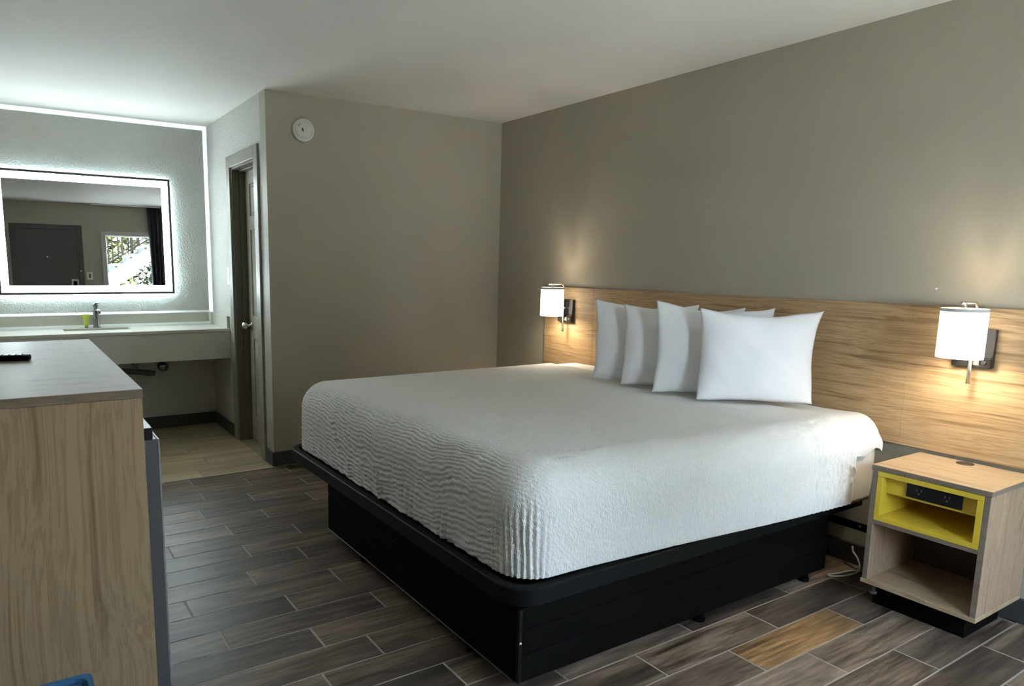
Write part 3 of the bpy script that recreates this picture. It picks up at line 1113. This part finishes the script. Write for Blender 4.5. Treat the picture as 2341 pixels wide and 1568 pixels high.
def nz3(p, s):
    return noise.noise(Vector((p[0] * s, p[1] * s, p[2] * s)))


# mattress: closed body
mt = bed_sheet('mattress', M['mattress'], 0.0, AX1, AZ0, 0.03, lambda p, n_: 0.0, 0.0)
bm = bmesh.new()
bm.from_mesh(mt.data)
bmesh.ops.holes_fill(bm, edges=[e for e in bm.edges if e.is_boundary], sides=0)
bmesh.ops.recalc_face_normals(bm, faces=bm.faces[:])
bm.to_mesh(mt.data)
bm.free()
tag(mt, 'cream mattress on the black bed frame, bare at its head end', 'mattress')


def sheet_disp(p, n_):
    side = smooth01((0.66 - p.z) / 0.05)
    d = 0.0008 + 0.004 * max(0.0, nz3((p.x * 1.4, p.y * 0.7, p.z), 9.0)) + 0.002 * max(0, nz3(p, 24.0))
    d = min(d, 0.004)
    d += side * smooth01((p.x + 0.275) / 0.03) * (0.010 + 0.012 * nz3((p.x, p.y, p.z * 0.4), 16.0))
    return max(0.0, d)


def sheet_hem(x):
    return 0.582 + 0.012 * math.sin(x * 31.0) + 0.016 * noise.noise(Vector((x * 14.0, 3.1, 0)))


sh = bed_sheet('bed_sheet', M['sheet'], 0.0045, AX1 - 0.002, 0.58, 0.010, sheet_disp, 0.0, hem=sheet_hem, x_foot=-0.50, foot=False)
tag(sh, 'white bed sheet showing at the head of the bed, beside the headboard', 'sheet')


def cover_disp(p, n_):
    x, y, z = p
    d = 0.002
    foot = smooth01((-n_.x - 0.15) / 0.6)
    near = smooth01((-n_.y - 0.2) / 0.6)
    edge = smooth01((-1.39 - x) / 0.5)
    # crinkled ridges that run across the bed, strongest down the foot side
    arc = (AZ1 - z) - (x - AX0)
    wy = y + 0.05 * noise.noise(Vector((y * 6, arc * 7, 4.0)))
    wa = arc + 0.16 * (y + 1.8) * (y + 1.8) * 0.5 + 0.030 * noise.noise(Vector((y * 4.5, arc * 5, 8.0))) + 0.006 * noise.noise(Vector((y * 14, arc * 12, 2.0)))
    ph = 2 * math.pi * wa / 0.0215 + 3.2 * noise.noise(Vector((y * 13, arc * 15, 1.5))) + 2.2 * noise.noise(Vector((y * 30, arc * 30, 5.5)))
    crk = math.sin(ph) * (0.75 + 0.6 * noise.noise(Vector((y * 22, arc * 26, 9.0))))
    crk2 = noise.noise(Vector((wy * 30.0, wa * 100.0, 6.5)))
    calm = 0.75 + 0.5 * noise.noise(Vector((y * 3, arc * 4, 7)))
    corner = smooth01((-2.70 - y) / 0.13) * smooth01((-1.84 - x) / 0.10)
    fadey = 0.45 + 0.55 * smooth01((-0.9 - y) / 0.9)
    d += max(0.16 * edge, foot) * fadey * calm * (0.0054 * crk + 0.0030 * crk2) * (1 - 0.8 * corner)
    # pleats gathered at the near corner of the foot
    hang = smooth01((0.66 - z) / 0.14)
    ang = math.atan2(y + 2.78, x + 1.85)
    wv = 1.3 * noise.noise(Vector((x * 7, y * 7, z * 6))) + 0.7 * noise.noise(Vector((x * 20, y * 20, z * 9)))
    pl = math.sin(ang * 42 + wv * 2 + 7 * (z - 0.5))
    d += 0.0058 * corner * hang * (pl * (0.7 + 0.5 * noise.noise(Vector((ang * 5, z * 6, 3)))) + 0.6)
    # gathers along the foot hem
    low = smooth01((0.54 - z) / 0.16) * foot
    d += 0.005 * low * (noise.noise(Vector((y * 16, z * 4, 5))) + 0.2)
    for yc, wd_, am in ((-1.93, 0.035, 0.010), (-2.20, 0.05, 0.008), (-2.45, 0.05, 0.008)):
        d += am * low * math.exp(-((y - yc - 0.25 * (z - 0.4)) / wd_) ** 2) * (0.4 + math.sin((y - yc) * 150 + z * 6))
    # puckered texture on the near side, strongest near the head end border
    bord = smooth01((x + 0.62) / 0.10)
    pk = noise.noise(Vector((x * 55, y * 30, z * 26))) * 0.5 + noise.noise(Vector((x * 110, y * 60, z * 60))) * 0.25
    d += 0.0022 * near * pk * (1 + 2.2 * bord)
    d += 0.0028 * near * bord * math.sin((x + 0.02 * noise.noise(Vector((x * 6, z * 18, 1)))) * 2 * math.pi / 0.030)
    # broad softness
    d += 0.004 * noise.noise(Vector((x * 2.4, y * 2.4, z * 2.4)))
    # stitched line of the border
    d -= 0.0035 * math.exp(-((x + 0.550) / 0.006) ** 2)
    return max(-0.002, d)


cv = bed_sheet('coverlet', M['coverlet'], 0.016, -0.285, AZ0 + 0.009, 0.0058, cover_disp, 0.005,
               hem=None)
tag(cv, 'white textured coverlet draped over the bed with crinkled foot end', 'coverlet')

# ------------------------------------------------------------------ pillows
def make_pillow(left, right, z0, lean, label, seed, w=None, h=0.462, th=0.16, dr=0.0, flare=0.0):
    L_, R_2 = Vector((left[0], left[1])), Vector((right[0], right[1]))
    wd = (R_2 - L_).length if w is None else w
    dirv = (R_2 - L_).normalized()
    bm_ = bmesh.new()
    nu, nv = 64, 50
    rnd = Vector((seed * 3.7, seed * 1.3, seed * 2.1))

    def pos(u, v, s):
        # u, v in -1..1; s = +1 front, -1 back
        pinch_u = 1 - 0.06 * (1 - v * v) ** 0.9 * (abs(u) ** 2)
        pinch_v = 1 - (0.17 if v > 0 else 0.05) * (1 - abs(u) ** 1.7) ** 0.9 * (abs(v) ** 2)
        x = u * wd / 2 * pinch_u
        z = h / 2 + v * h / 2 * pinch_v
        z *= 1 - dr * (u + 1) / 2
        x += flare * max(0.0, u) * max(0.0, v) * v
        prof = (max(0.0, 1 - abs(u) ** 2.6) * max(0.0, 1 - abs(v) ** 2.4)) ** 0.62
        prof *= 1 - 0.10 * v
        y = -s * (th / 2) * prof
        e = min(1.0, 3.2 * (1 - max(abs(u), abs(v))))
        cr = (abs(u) * abs(v)) ** 2
        wr = 0.011 * noise.noise(Vector((x * 5.5, z * 4.5, s)) + rnd)
        wr += 0.006 * noise.noise(Vector(((x + z) * 13, (x - z) * 4, s * 2)) + rnd)
        wr += 0.010 * cr * math.sin((x * 0.8 - z * u * v * 1.2) * 42 + seed)
        y += -s * wr * e * (0.35 + 0.65 * prof)
        x += 0.006 * noise.noise(Vector((z * 9, u, 2)) + rnd) * abs(u)
        z += 0.007 * noise.noise(Vector((x * 8, v, 7)) + rnd) * abs(v)
        if v < -0.8:
            z = max(z, 0.002)
        return Vector((x, y, z))
    front = [[bm_.verts.new(pos(-1 + 2 * i / nu, -1 + 2 * j / nv, 1)) for j in range(nv + 1)] for i in range(nu + 1)]
    back = [[front[i][j] if i in (0, nu) or j in (0, nv) else bm_.verts.new(pos(-1 + 2 * i / nu, -1 + 2 * j / nv, -1)) for j in range(nv + 1)] for i in range(nu + 1)]
    for i in range(nu):
        for j in range(nv):
            bm_.faces.new((front[i][j], front[i + 1][j], front[i + 1][j + 1], front[i][j + 1])).smooth = True
            bm_.faces.new((back[i][j + 1], back[i + 1][j + 1], back[i + 1][j], back[i][j])).smooth = True
    bmesh.ops.recalc_face_normals(bm_, faces=bm_.faces[:])
    me = bpy.data.meshes.new('pillow')
    bm_.to_mesh(me)
    bm_.free()
    me.materials.append(M['pillow'])
    o = bpy.data.objects.new('pillow', me)
    COL.objects.link(o)
    mid = (L_ + R_2) / 2
    o.location = (mid.x, mid.y, z0)
    o.rotation_euler = (math.radians(-lean), 0, math.atan2(dirv.y, dirv.x))
    return tag(o, label, 'pillow', 'white pillows on the bed')


make_pillow((-0.5732, -1.7022), (-0.1934, -2.0965), 0.7471, 4, 'white pillow farthest left, closest to the far wall lamp', 1, h=0.450, th=0.13, dr=0.05)
make_pillow((-0.5634, -1.9096), (-0.1691, -2.3575), 0.7471, 4, 'second white pillow from the left, between two others', 2, h=0.4285, th=0.13)
make_pillow((-0.5878, -2.1501), (-0.1817, -2.5299), 0.7471, 4, 'third white pillow from the left, directly behind the front one', 3, h=0.4616, th=0.115, dr=0.06)
make_pillow((-0.5634, -2.3984), (-0.1691, -2.7393), 0.7471, 5, 'frontmost white pillow with its whole face showing', 4, h=0.4431, th=0.14, dr=0.015, flare=0.03)

# ------------------------------------------------------------------ nightstand
NX0, NX1, NY0, NY1, NZ0, NZ1 = -0.397, -0.014, -3.557, -3.150, 0.100, 0.598
ns = empty('nightstand', ((NX0 + NX1) / 2, (NY0 + NY1) / 2, 0), 'light oak nightstand with a yellow cubby, right of the bed', 'nightstand')
tk = 0.020
b = MB()
b.box((NX0 - 0.003, NY0 - 0.003, NZ1 - 0.021), (NX1, NY1 + 0.004, NZ1), 0.0015, 1)
top = b.build('top', [M['oak_y'], M['oak_edge']], ns)
for p in top.data.polygons:
    if p.normal.z < 0.5:
        p.material_index = 1
b = MB()
b.box((NX0, NY1 - tk, NZ0 + 0.018), (NX1, NY1, NZ1 - 0.0215), 0.001, 1)
o = b.build('side_panel', [M['oak_z'], M['oak_edge']], ns)
b = MB()
b.box((NX0, NY0, NZ0 + 0.018), (NX1, NY0 + tk, NZ1 - 0.0215), 0.001, 1)
o2 = b.build('side_panel', [M['oak_z'], M['oak_edge']], ns)
for q in (o, o2):
    for p in q.data.polygons:
        if p.normal.x < -0.5:
            p.material_index = 1
b = MB()
b.box((NX0 - 0.002, NY0 - 0.002, NZ0), (NX1, NY1 + 0.004, NZ0 + 0.0175), 0.0012, 1)
b.build('bottom_panel', M['oak_y'], ns)
b = MB()
b.box((NX0, NY0 + tk, 0.357), (NX1 - 0.012, NY1 - tk, 0.373), 0.001, 1)
o = b.build('shelf', [M['oak_y'], M['oak_edge']], ns)
for p in o.data.polygons:
    if p.normal.x < -0.5:
        p.material_index = 1
b = MB()
b.box((NX1 - 0.012, NY0 + tk, NZ0 + 0.018), (NX1 - 0.002, NY1 - tk, NZ1 - 0.0215))
b.build('back_panel', plain('shade_dark_board', (0.055, 0.038, 0.028), 0.6), ns)  # board colour darkened to stand for the shade inside the nightstand
# yellow cubby liner: an open box with a face frame
b = MB()
cy0, cy1, cz0, cz1 = NY0 + tk + 0.0005, NY1 - tk - 0.0005, 0.3735, NZ1 - 0.022
w_ = 0.020
cx0, cx1 = NX0 - 0.001, NX1 - 0.014
b.box((cx0, cy0, cz0), (cx1, cy1, cz0 + w_), 0.001, 1)
b.box((cx0, cy0, cz1 - w_), (cx1, cy1, cz1), 0.001, 1)
b.box((cx0, cy0, cz0 + w_), (cx1, cy0 + w_, cz1 - w_), 0.001, 1)
b.box((cx0, cy1 - w_, cz0 + w_), (cx1, cy1, cz1 - w_), 0.001, 1)
b.box((cx1 - 0.008, cy0 + w_, cz0 + w_), (cx1, cy1 - w_, cz1 - w_))
cub = b.build('cubby', M['yellow'], ns)
part_label(cub, 'bright yellow open cubby')
b = MB()
vx = cx0 + 0.035
zp = 0.484
b.box((vx, cy0 + w_, zp), (vx + 0.012, cy1 - w_, cz1 - w_), 0.001, 1)
b.box((vx + 0.012, cy0 + w_, zp), (cx1 - 0.008, cy1 - w_, zp + 0.010))
part_label(b.build('valance', M['yellow'], cub), 'yellow panel carrying the black power outlets')
b = MB()
b.box((vx - 0.011, -3.462, 0.494), (vx, -3.268, 0.5548), 0.004)
pw = b.build('power_panel', M['black_gloss'], cub)
part_label(pw, 'black power outlet panel')
bm = bmesh.new()
for yc in (-3.315, -3.412):
    for dy, dz, hy, hz in ((-0.008, 0.006, 0.0015, 0.005), (0.008, 0.006, 0.0015, 0.005), (0.0, -0.008, 0.003, 0.003)):
        r_ = bmesh.ops.create_cube(bm, size=1.0)
        bmesh.ops.scale(bm, vec=(0.0012, hy * 2, hz * 2), verts=r_['verts'])
        bmesh.ops.translate(bm, vec=(vx - 0.0113, yc + dy, 0.524 + dz), verts=r_['verts'])
me = bpy.data.meshes.new('outlet_slots')
bm.to_mesh(me)
bm.free()
me.transform(Matrix.Translation(-Vector(ns.location)))
me.materials.append(M['plastic_grey'])
# slots are painted marks of the panel: joined into its mesh
bmj = bmesh.new()
bmj.from_mesh(pw.data)
n0 = len(bmj.faces)
bmj.from_mesh(me)
bmj.faces.ensure_lookup_table()
for f_ in bmj.faces[n0:]:
    f_.material_index = 1
bmj.to_mesh(pw.data)
bmj.free()
pw.data.materials.append(M['plastic_grey'])
b = MB()
b.lathe([(0, 0.0003), (0.026, 0.0003), (0.031, 0.0), (0.031, 0.002), (0.027, 0.003), (0.025, 0.0012), (0, 0.0012)], (-0.060, -3.335, NZ1), (0, 0, 1), 32)
part_label(b.build('grommet', plain('brown_grommet', (0.07, 0.05, 0.038), 0.4), ns), 'round brown cable grommet')
b = MB()
b.box((NX0 + 0.062, NY0 + 0.050, 0.0006), (NX1 - 0.03, NY1 - 0.02, NZ0), 0.002, 1)
part_label(b.build('plinth', M['black'], ns), 'recessed black plinth')
b = MB()
b.cyl((NX0 + 0.030, NY1 - 0.035, 0.060), (NX0 + 0.030, NY1 - 0.035, NZ0), 0.010, seg=14)
b.cyl((NX0 + 0.030, NY1 - 0.035, 0.056), (NX0 + 0.030, NY1 - 0.035, 0.066), 0.014, seg=14)
b.build('glide', M['plastic_grey'], ns)

# white cord on the floor between bed and nightstand
b = MB()
ctl = [(-0.02, -3.10, 0.012), (-0.05, -3.05, 0.007), (-0.075, -2.985, 0.006), (-0.12, -2.958, 0.006), (-0.19, -2.945, 0.006), (-0.238, -2.930, 0.006), (-0.245, -2.944, 0.006), (-0.20, -2.972, 0.006),
       (-0.14, -2.985, 0.007), (-0.095, -2.985, 0.010), (-0.070, -2.975, 0.03), (-0.058, -2.955, 0.055), (-0.05, -2.93, 0.075), (-0.03, -2.915, 0.09)]
pts = []
for i in range(len(ctl) - 1):
    p0, p1, p2, p3 = (Vector(ctl[max(0, min(len(ctl) - 1, i + k))]) for k in (-1, 0, 1, 2))
    for s in range(6):
        u = s / 6
        pts.append(0.5 * ((2 * p1) + (p2 - p0) * u + (2 * p0 - 5 * p1 + 4 * p2 - p3) * u * u + (-p0 + 3 * p1 - 3 * p2 + p3) * u ** 3))
pts.append(Vector(ctl[-1]))
b.tube(pts, 0.0042, 10)
tag(b.build('power_cord', M['cord']), 'looped white power cord on the floor between bed base and nightstand', 'cord')

# small screw in the wall above the headboard
b = MB()
b.lathe([(0, 0.006), (0.003, 0.006), (0.005, 0.003), (0.0055, 0.0)], (-0.0003, -3.129, 1.295), (-1, 0, 0), 14)
tag(b.build('wall_screw', M['plastic_white']), 'tiny pale screw head in the wall above the headboard', 'screw')

# ------------------------------------------------------------------ dresser with fridge, left foreground
QX0, QX1, QY0, QY1, QZ = -3.600, -2.9756, -2.3482, -0.8017, 0.9923
dr = empty('dresser', ((QX0 + QX1) / 2, (QY0 + QY1) / 2, 0), 'tall light oak dresser in the left foreground', 'dresser')
b = MB()
b.box((QX0, QY0 - 0.004, QZ - 0.027), (QX1 + 0.003, QY1 + 0.003, QZ), 0.0015, 1)
o = b.build('top', [M['oak_top'], M['oak_edge_x']], dr)
for p in o.data.polygons:
    if p.normal.z < 0.5:
        p.material_index = 1
b = MB()
b.box((QX0, QY0, 0.001), (QX1, QY0 + 0.022, QZ - 0.0275), 0.001, 1)
b.build('end_panel', M['oak_dresser'], dr)
b = MB()
b.box((QX0, QY1 - 0.022, 0.001), (QX1, QY1, QZ - 0.0275), 0.001, 1)
b.build('end_panel', M['oak_dresser'], dr)
b = MB()
b.box((QX0, QY0 + 0.0225, 0.08), (QX0 + 0.012, QY1 - 0.0225, QZ - 0.0275))
b.build('back_panel', M['oak_dresser'], dr)
ydiv = QY0 + 0.60
b = MB()
b.box((QX0 + 0.013, ydiv, 0.08), (QX1 - 0.02, ydiv + 0.02, QZ - 0.0275), 0.001, 1)
b.build('divider', M['oak_dresser'], dr)
b = MB()
b.box((QX0 + 0.013, QY0 + 0.0225, 0.06), (QX1 - 0.02, QY1 - 0.0225, 0.0795), 0.001, 1)
b.build('bottom_panel', M['oak_dresser'], dr)
dz = (QZ - 0.0275 - 0.085) / 3
for k in range(3):
    b = MB()
    za = 0.085 + dz * k
    b.box((QX1 - 0.020, ydiv + 0.004, za + 0.003), (QX1, QY1 - 0.026, za + dz - 0.003), 0.0015, 1)
    d_ = b.build('drawer', M['oak_dresser'], dr)
    b = MB()
    ym = (ydiv + QY1) / 2
    b.tube([(QX1 + 0.0, ym - 0.08, za + dz * 0.6), (QX1 + 0.025, ym - 0.08, za + dz * 0.6), (QX1 + 0.025, ym + 0.08, za + dz * 0.6), (QX1, ym + 0.08, za + dz * 0.6)], 0.005, 10)
    b.build('handle', M['black'], d_)

fr = empty('mini_fridge', (-3.2, QY0 + 0.3, 0.08), 'grey mini fridge whose door edge sticks out past the dresser side', 'fridge')
fy0, fy1 = QY0 + 0.030, QY0 + 0.540
b = MB()
b.box((-3.48, fy0, 0.0800), (-2.9885, fy1, 0.8653), 0.004)
b.build('cabinet', M['black_gloss'], fr)
b = MB()
b.box((-2.9867, fy0, 0.0120), (-2.9342, fy1, 0.8285), 0.004)
fd = b.build('door', [M['fridge'], M['fridge_edge']], fr)
b = MB()
b.box((-2.9351, fy0 - 0.0005, 0.0120), (-2.9287, fy1, 0.829), 0.002)
b.build('door_trim', M['fridge_edge'], fd)
b = MB()
b.box((-2.9876, fy0, 0.8294), (-2.9471, fy1, 0.8653), 0.002, 1)
part_label(b.build('top_cap', M['black_gloss'], fr), 'glossy black cap over the door')

# remote on the dresser
rm = empty('remote_control', (-3.3271, -1.4788, QZ), 'black remote control lying on the dresser top', 'remote')
b = MB()
R_ = Matrix.Rotation(math.radians(-12), 3, 'Z')
c = Vector((-3.3317, -1.4926, QZ))
b.box((c.x - 0.105, c.y - 0.024, QZ + 0.0005), (c.x + 0.100, c.y + 0.024, QZ + 0.020), 0.005, 2, R_, c)
b.build('body', M['black'], rm)
b = MB()
for i in range(8):
    for j in range(3):
        x, y = c.x - 0.085 + i * 0.022, c.y - 0.014 + j * 0.014
        b.box((x - 0.006, y - 0.004, QZ + 0.0195), (x + 0.006, y + 0.004, QZ + 0.0235), 0.001, 1, R_, c)
part_label(b.build('buttons', M['black_gloss'], rm), 'rows of small black buttons')

# blue bin at the dresser's end, only its rim in the picture
bn = empty('waste_bin', (-3.31, -2.80, 0), 'blue plastic bin below the dresser end at the bottom left corner', 'bin')
b = MB()
ox0, ox1, oy0, oy1, zt_ = -3.46, -3.1817, -2.93, -2.6564, 0.3133
wl = 0.006
loops = []
for d, z in ((0.03, 0.001), (0.0, zt_ - 0.012), (-0.006, zt_ - 0.010), (-0.006, zt_), (wl, zt_), (0.03 + wl, 0.012)):
    loops.append([b.bm.verts.new((p[0], p[1], z)) for p in rrect(ox0 + d, ox1 - d, oy0 + d, oy1 - d, 0.022 if d <= 0 else 0.035)])
n_ = len(loops[0])
for A, B in zip(loops, loops[1:]):
    for k in range(n_):
        b.bm.faces.new((A[k], A[(k + 1) % n_], B[(k + 1) % n_], B[k]))
b.bm.faces.new(loops[0])
b.bm.faces.new(loops[-1])
b.build('bucket', M['blue'], bn)
b = MB()
b.box((ox0 + 0.02, oy0 + 0.02, zt_ - 0.02), (ox1 - 0.02, oy1 - 0.02, zt_ - 0.008), 0.004)
b.build('inner_lid', M['blue'], bn)

# ------------------------------------------------------------------ entrance wall: door, window, curtain
en = empty('door_2', ((ED0 + ED1) / 2, YF - 0.05, 0), 'dark grey entrance door reflected in the lit mirror', 'door')
en['kind'] = 'structure'
b = MB()
fwd = 0.060
b.box((ED0 - fwd, YF - 0.0, 0.001), (ED0 + 0.01, YF + 0.018, EDZ + fwd), 0.003)
b.box((ED1 - 0.01, YF - 0.0, 0.001), (ED1 + fwd, YF + 0.018, EDZ + fwd), 0.003)
b.box((ED0 + 0.01, YF - 0.0, EDZ - 0.01), (ED1 - 0.01, YF + 0.018, EDZ + fwd), 0.003)
b.build('frame', M['entry_door'], en)
b = MB()
b.box((ED0 + 0.004, YF - 0.06, 0.004), (ED1 - 0.004, YF - 0.012, EDZ - 0.004), 0.002)
el = b.build('leaf', M['entry_door'], en)
b = MB()
b.lathe([(0, 0.008), (0.010, 0.007), (0.013, 0.0)], (-2.70, YF - 0.012, 1.585), (0, 1, 0), 16)
part_label(b.build('peephole', M['plastic_white'], el), 'bright peephole')
b = MB()
b.box((-2.335 - 0.05, YF - 0.012, 1.05), (-2.335 + 0.05, YF + 0.010, 1.235), 0.006)
lk = b.build('lock_plate', M['plastic_white'], el)
b = MB()
b.box((-2.335 - 0.028, YF + 0.0095, 1.05), (-2.335 + 0.028, YF + 0.013, 1.205), 0.002)
part_label(b.build('lock_face', M['black'], lk), 'dark lock face')
b = MB()
b.lathe([(0, 0.03), (0.018, 0.028), (0.022, 0.008), (0.028, 0.0)], (-2.245, YF + 0.017, 1.36), (0, 1, 0), 18)
b.build('latch', M['chrome'], en)

win = empty('window_1', ((WX0 + WX1) / 2, YF - 0.06, WZ0), 'white framed window beside the entrance door, seen in the mirror', 'window')
win['kind'] = 'structure'
b = MB()
f0 = 0.062
b.box((WX0 - f0, YF, WZ0 - f0), (WX0 + 0.005, YF + 0.02, WZ1 + f0), 0.003)
b.box((WX1 - 0.005, YF, WZ0 - f0), (WX1 + f0, YF + 0.02, WZ1 + f0), 0.003)
b.box((WX0 + 0.005, YF, WZ1 - 0.005), (WX1 - 0.005, YF + 0.02, WZ1 + f0), 0.003)
b.box((WX0 + 0.005, YF, WZ0 - f0), (WX1 - 0.005, YF + 0.02, WZ0 + 0.005), 0.003)
b.build('window_frame', plain('grey_white_window_trim', (0.5, 0.5, 0.47), 0.4), win)
b = MB()
s_ = 0.022
b.box((WX0, YF - 0.08, WZ0), (WX0 + s_, YF - 0.04, WZ1), 0.002)
b.box((WX1 - s_, YF - 0.08, WZ0), (WX1, YF - 0.04, WZ1), 0.002)
b.box((WX0 + s_, YF - 0.08, WZ0), (WX1 - s_, YF - 0.04, WZ0 + s_), 0.002)
b.box((WX0 + s_, YF - 0.08, WZ1 - s_), (WX1 - s_, YF - 0.04, WZ1), 0.002)
b.build('sash', M['white_trim'], win)
b = MB()
b.box((WX0 + s_, YF - 0.063, WZ0 + s_), (WX1 - s_, YF - 0.058, WZ1 - s_))
b.build('pane', M['glass'], win)

# entrance light switch
es = empty('light_switch', (-2.12, YF + 0.004, 1.22), 'white switch plate between entrance door and window in the mirror', 'switch')
b = MB()
b.box((-2.165, YF, 1.225), (-2.075, YF + 0.006, 1.350), 0.003)
b.build('plate', M['plastic_white'], es)
b = MB()
b.box((-2.135, YF + 0.0055, 1.255), (-2.105, YF + 0.010, 1.320), 0.002)
b.build('rocker', M['plastic_grey'], es)

cu = empty('curtain', (-0.98, YF + 0.10, 0.03), 'dark pleated curtain hanging beside the window, seen in the mirror', 'curtain')
b = MB()
n_ = 150
ca, cb = -1.225, -0.760
cols = []
for i in range(n_ + 1):
    s = i / n_
    col_ = []
    for z in (0.03, 0.6, 1.2, 1.8, 2.36, 2.415):
        k = 1 - 0.10 * math.sin(math.pi * min(1, (2.415 - z) / 2.2))
        x = ca + (cb - ca) * (0.02 + s * k) + 0.055 * (1 - (z / 2.4)) * (1 - s)
        y = YF + 0.095 + 0.033 * math.sin(s * 2 * math.pi * 7 + 0.3 * math.sin(z * 2)) * (0.75 + 0.25 * math.sin(s * 23))
        col_.append(b.bm.verts.new((x, y, z)))
    cols.append(col_)
for A, B in zip(cols, cols[1:]):
    for k in range(5):
        b.bm.faces.new((A[k], B[k], B[k + 1], A[k + 1])).smooth = True
o = b.build('cloth', M['curtain'], cu)
md = o.modifiers.new('thickness', 'SOLIDIFY')
md.thickness = 0.004
b = MB()
b.box((-2.05, YF + 0.085, 2.417), (-0.25, YF + 0.105, 2.4395), 0.002)
b.build('track', M['white_trim'], cu)

# ------------------------------------------------------------------ outside, seen through the window in the mirror
b = MB()
b.box((-14, -26, -0.16), (10, YF - 0.12, -0.06))
struct(b.build('ground', M['walk']), 'concrete walkway outside the window', 'ground')

YS0, YS1 = -7.6, -6.6
stp = empty('staircase', (-0.8, (YS0 + YS1) / 2, -0.06), 'white outdoor concrete staircase reflected in the mirror', 'staircase')
b = MB()
run, rise = 0.255, 0.170
xs0, zs0 = -1.60, 1.52
for k in range(-5, 10):
    x = xs0 + run * (k - 4)
    z = zs0 + rise * (k - 4)
    if z < 0:
        continue
    b.box((x, YS0, z - 0.045), (x + run + 0.04, YS1, z), 0.004, 1)
b.build('treads', M['stair_paint'], stp)
b = MB()
for k in range(-5, 10):
    x = xs0 + run * (k - 4)
    z = zs0 + rise * (k - 4)
    if z < 0.05:
        continue
    b.box((x + 0.012, YS0 + 0.02, z - rise), (x + 0.05, YS1 - 0.02, z - 0.04), 0.002, 1)
part_label(b.build('risers', M['riser'], stp), 'grey risers')
sl = rise / run
for yy in (YS1 - 0.01, YS0 - 0.05):
    b = MB()
    x_a, x_b = xs0 - run * 8.5, xs0 + run * 6
    zt = lambda x: zs0 + sl * (x - xs0)
    b.prism([(x_a, max(-0.06, zt(x_a) - 0.42)), (xs0 - (zs0 - 0.36) / sl, -0.06), (x_b, zt(x_b) - 0.42), (x_b, zt(x_b) - 0.10), (x_a, max(-0.05, zt(x_a) - 0.10))], 'Y', yy, yy + 0.06)
    b.build('stringer', M['stair_paint'], stp)
yr = YS0 + 0.06
zr_ = lambda x: 1.508 + 0.655 * (x + 1.643)
b = MB()
for off in (0.0, 0.062):
    b.tube([(-3.2, yr, zr_(-3.2) + off), (-0.1, yr, zr_(-0.1) + off)], 0.014, 8)
b.tube([(-3.2, yr, zr_(-3.2) + 0.95), (-0.1, yr, zr_(-0.1) + 0.95)], 0.022, 10)
part_label(b.build('handrail', M['black'], stp), 'dark sloping rails')
for k, x in enumerate((-2.9, -2.75, -2.6, -2.45, -2.3, -2.15, -2.0, -1.88, -1.76, -1.67, -1.584, -1.510, -1.410, -1.335, -1.227, -1.165, -1.046, -0.90, -0.75, -0.6, -0.45, -0.3)):
    r_ = 0.026 if k in (2, 15, 16, 21) else 0.012
    b = MB()
    b.box((x - r_, yr - r_, zr_(x) - (0.09 if r_ > 0.02 else 0.0)), (x + r_, yr + r_, zr_(x) + 0.95))
    b.build('newel_post' if r_ > 0.02 else 'baluster', M['black'], stp)


def bush(name, c, r, n_, mat, label, seed, leaf_s=0.06, group=None):
    rd = random.Random(seed)
    root = empty(name, (c[0], c[1], -0.06), label, 'shrub', group)
    b_ = MB()
    for _ in range(n_):
        while True:
            p = Vector((rd.uniform(-1, 1), rd.uniform(-1, 1), rd.uniform(-1, 1)))
            if 0.35 < p.length < 1:
                break
        q = Vector((c[0] + p.x * r[0], c[1] + p.y * r[1], max(0.02, c[2] + p.z * r[2])))
        a = Vector((rd.gauss(0, 1), rd.gauss(0, 1), rd.gauss(0, 0.7))).normalized()
        s2 = a.cross(Vector((rd.gauss(0, 1), rd.gauss(0, 1), rd.gauss(0, 1)))).normalized()
        l_ = leaf_s * rd.uniform(0.6, 1.3)
        v = [q - a * l_, q + s2 * l_ * 0.38, q + a * l_, q - s2 * l_ * 0.38]
        b_.bm.faces.new([b_.bm.verts.new(x) for x in v])
    f_ = b_.build('foliage', mat, root)
    b_ = MB()
    for k in range(4):
        b_.tube([(c[0] + rd.uniform(-0.05, 0.05), c[1], -0.06), (c[0] + rd.uniform(-0.6, 0.6) * r[0], c[1] + rd.uniform(-0.5, 0.5) * r[1], c[2])], [0.025, 0.010], 8)
    b_.build('stems', M['bark'], root)
    return root


bush('hedge_shrub', (-0.98, -6.18, 0.76), (0.46, 0.26, 0.80), 2600, M['leaf_dark'], 'leafy green shrub under the outdoor stairs, in the mirror', 3, 0.055)
bush('garden_tree', (-1.85, -11.5, 1.9), (1.45, 1.0, 1.9), 7000, M['leaf'], 'sunlit yellow green tree behind the stair balusters, in the mirror', 4, 0.13)
bush('garden_tree', (1.15, -11.8, 2.0), (1.45, 1.0, 2.0), 5000, M['leaf'], 'sunlit yellow green tree right of the stair posts, beside the curtain', 5, 0.13)
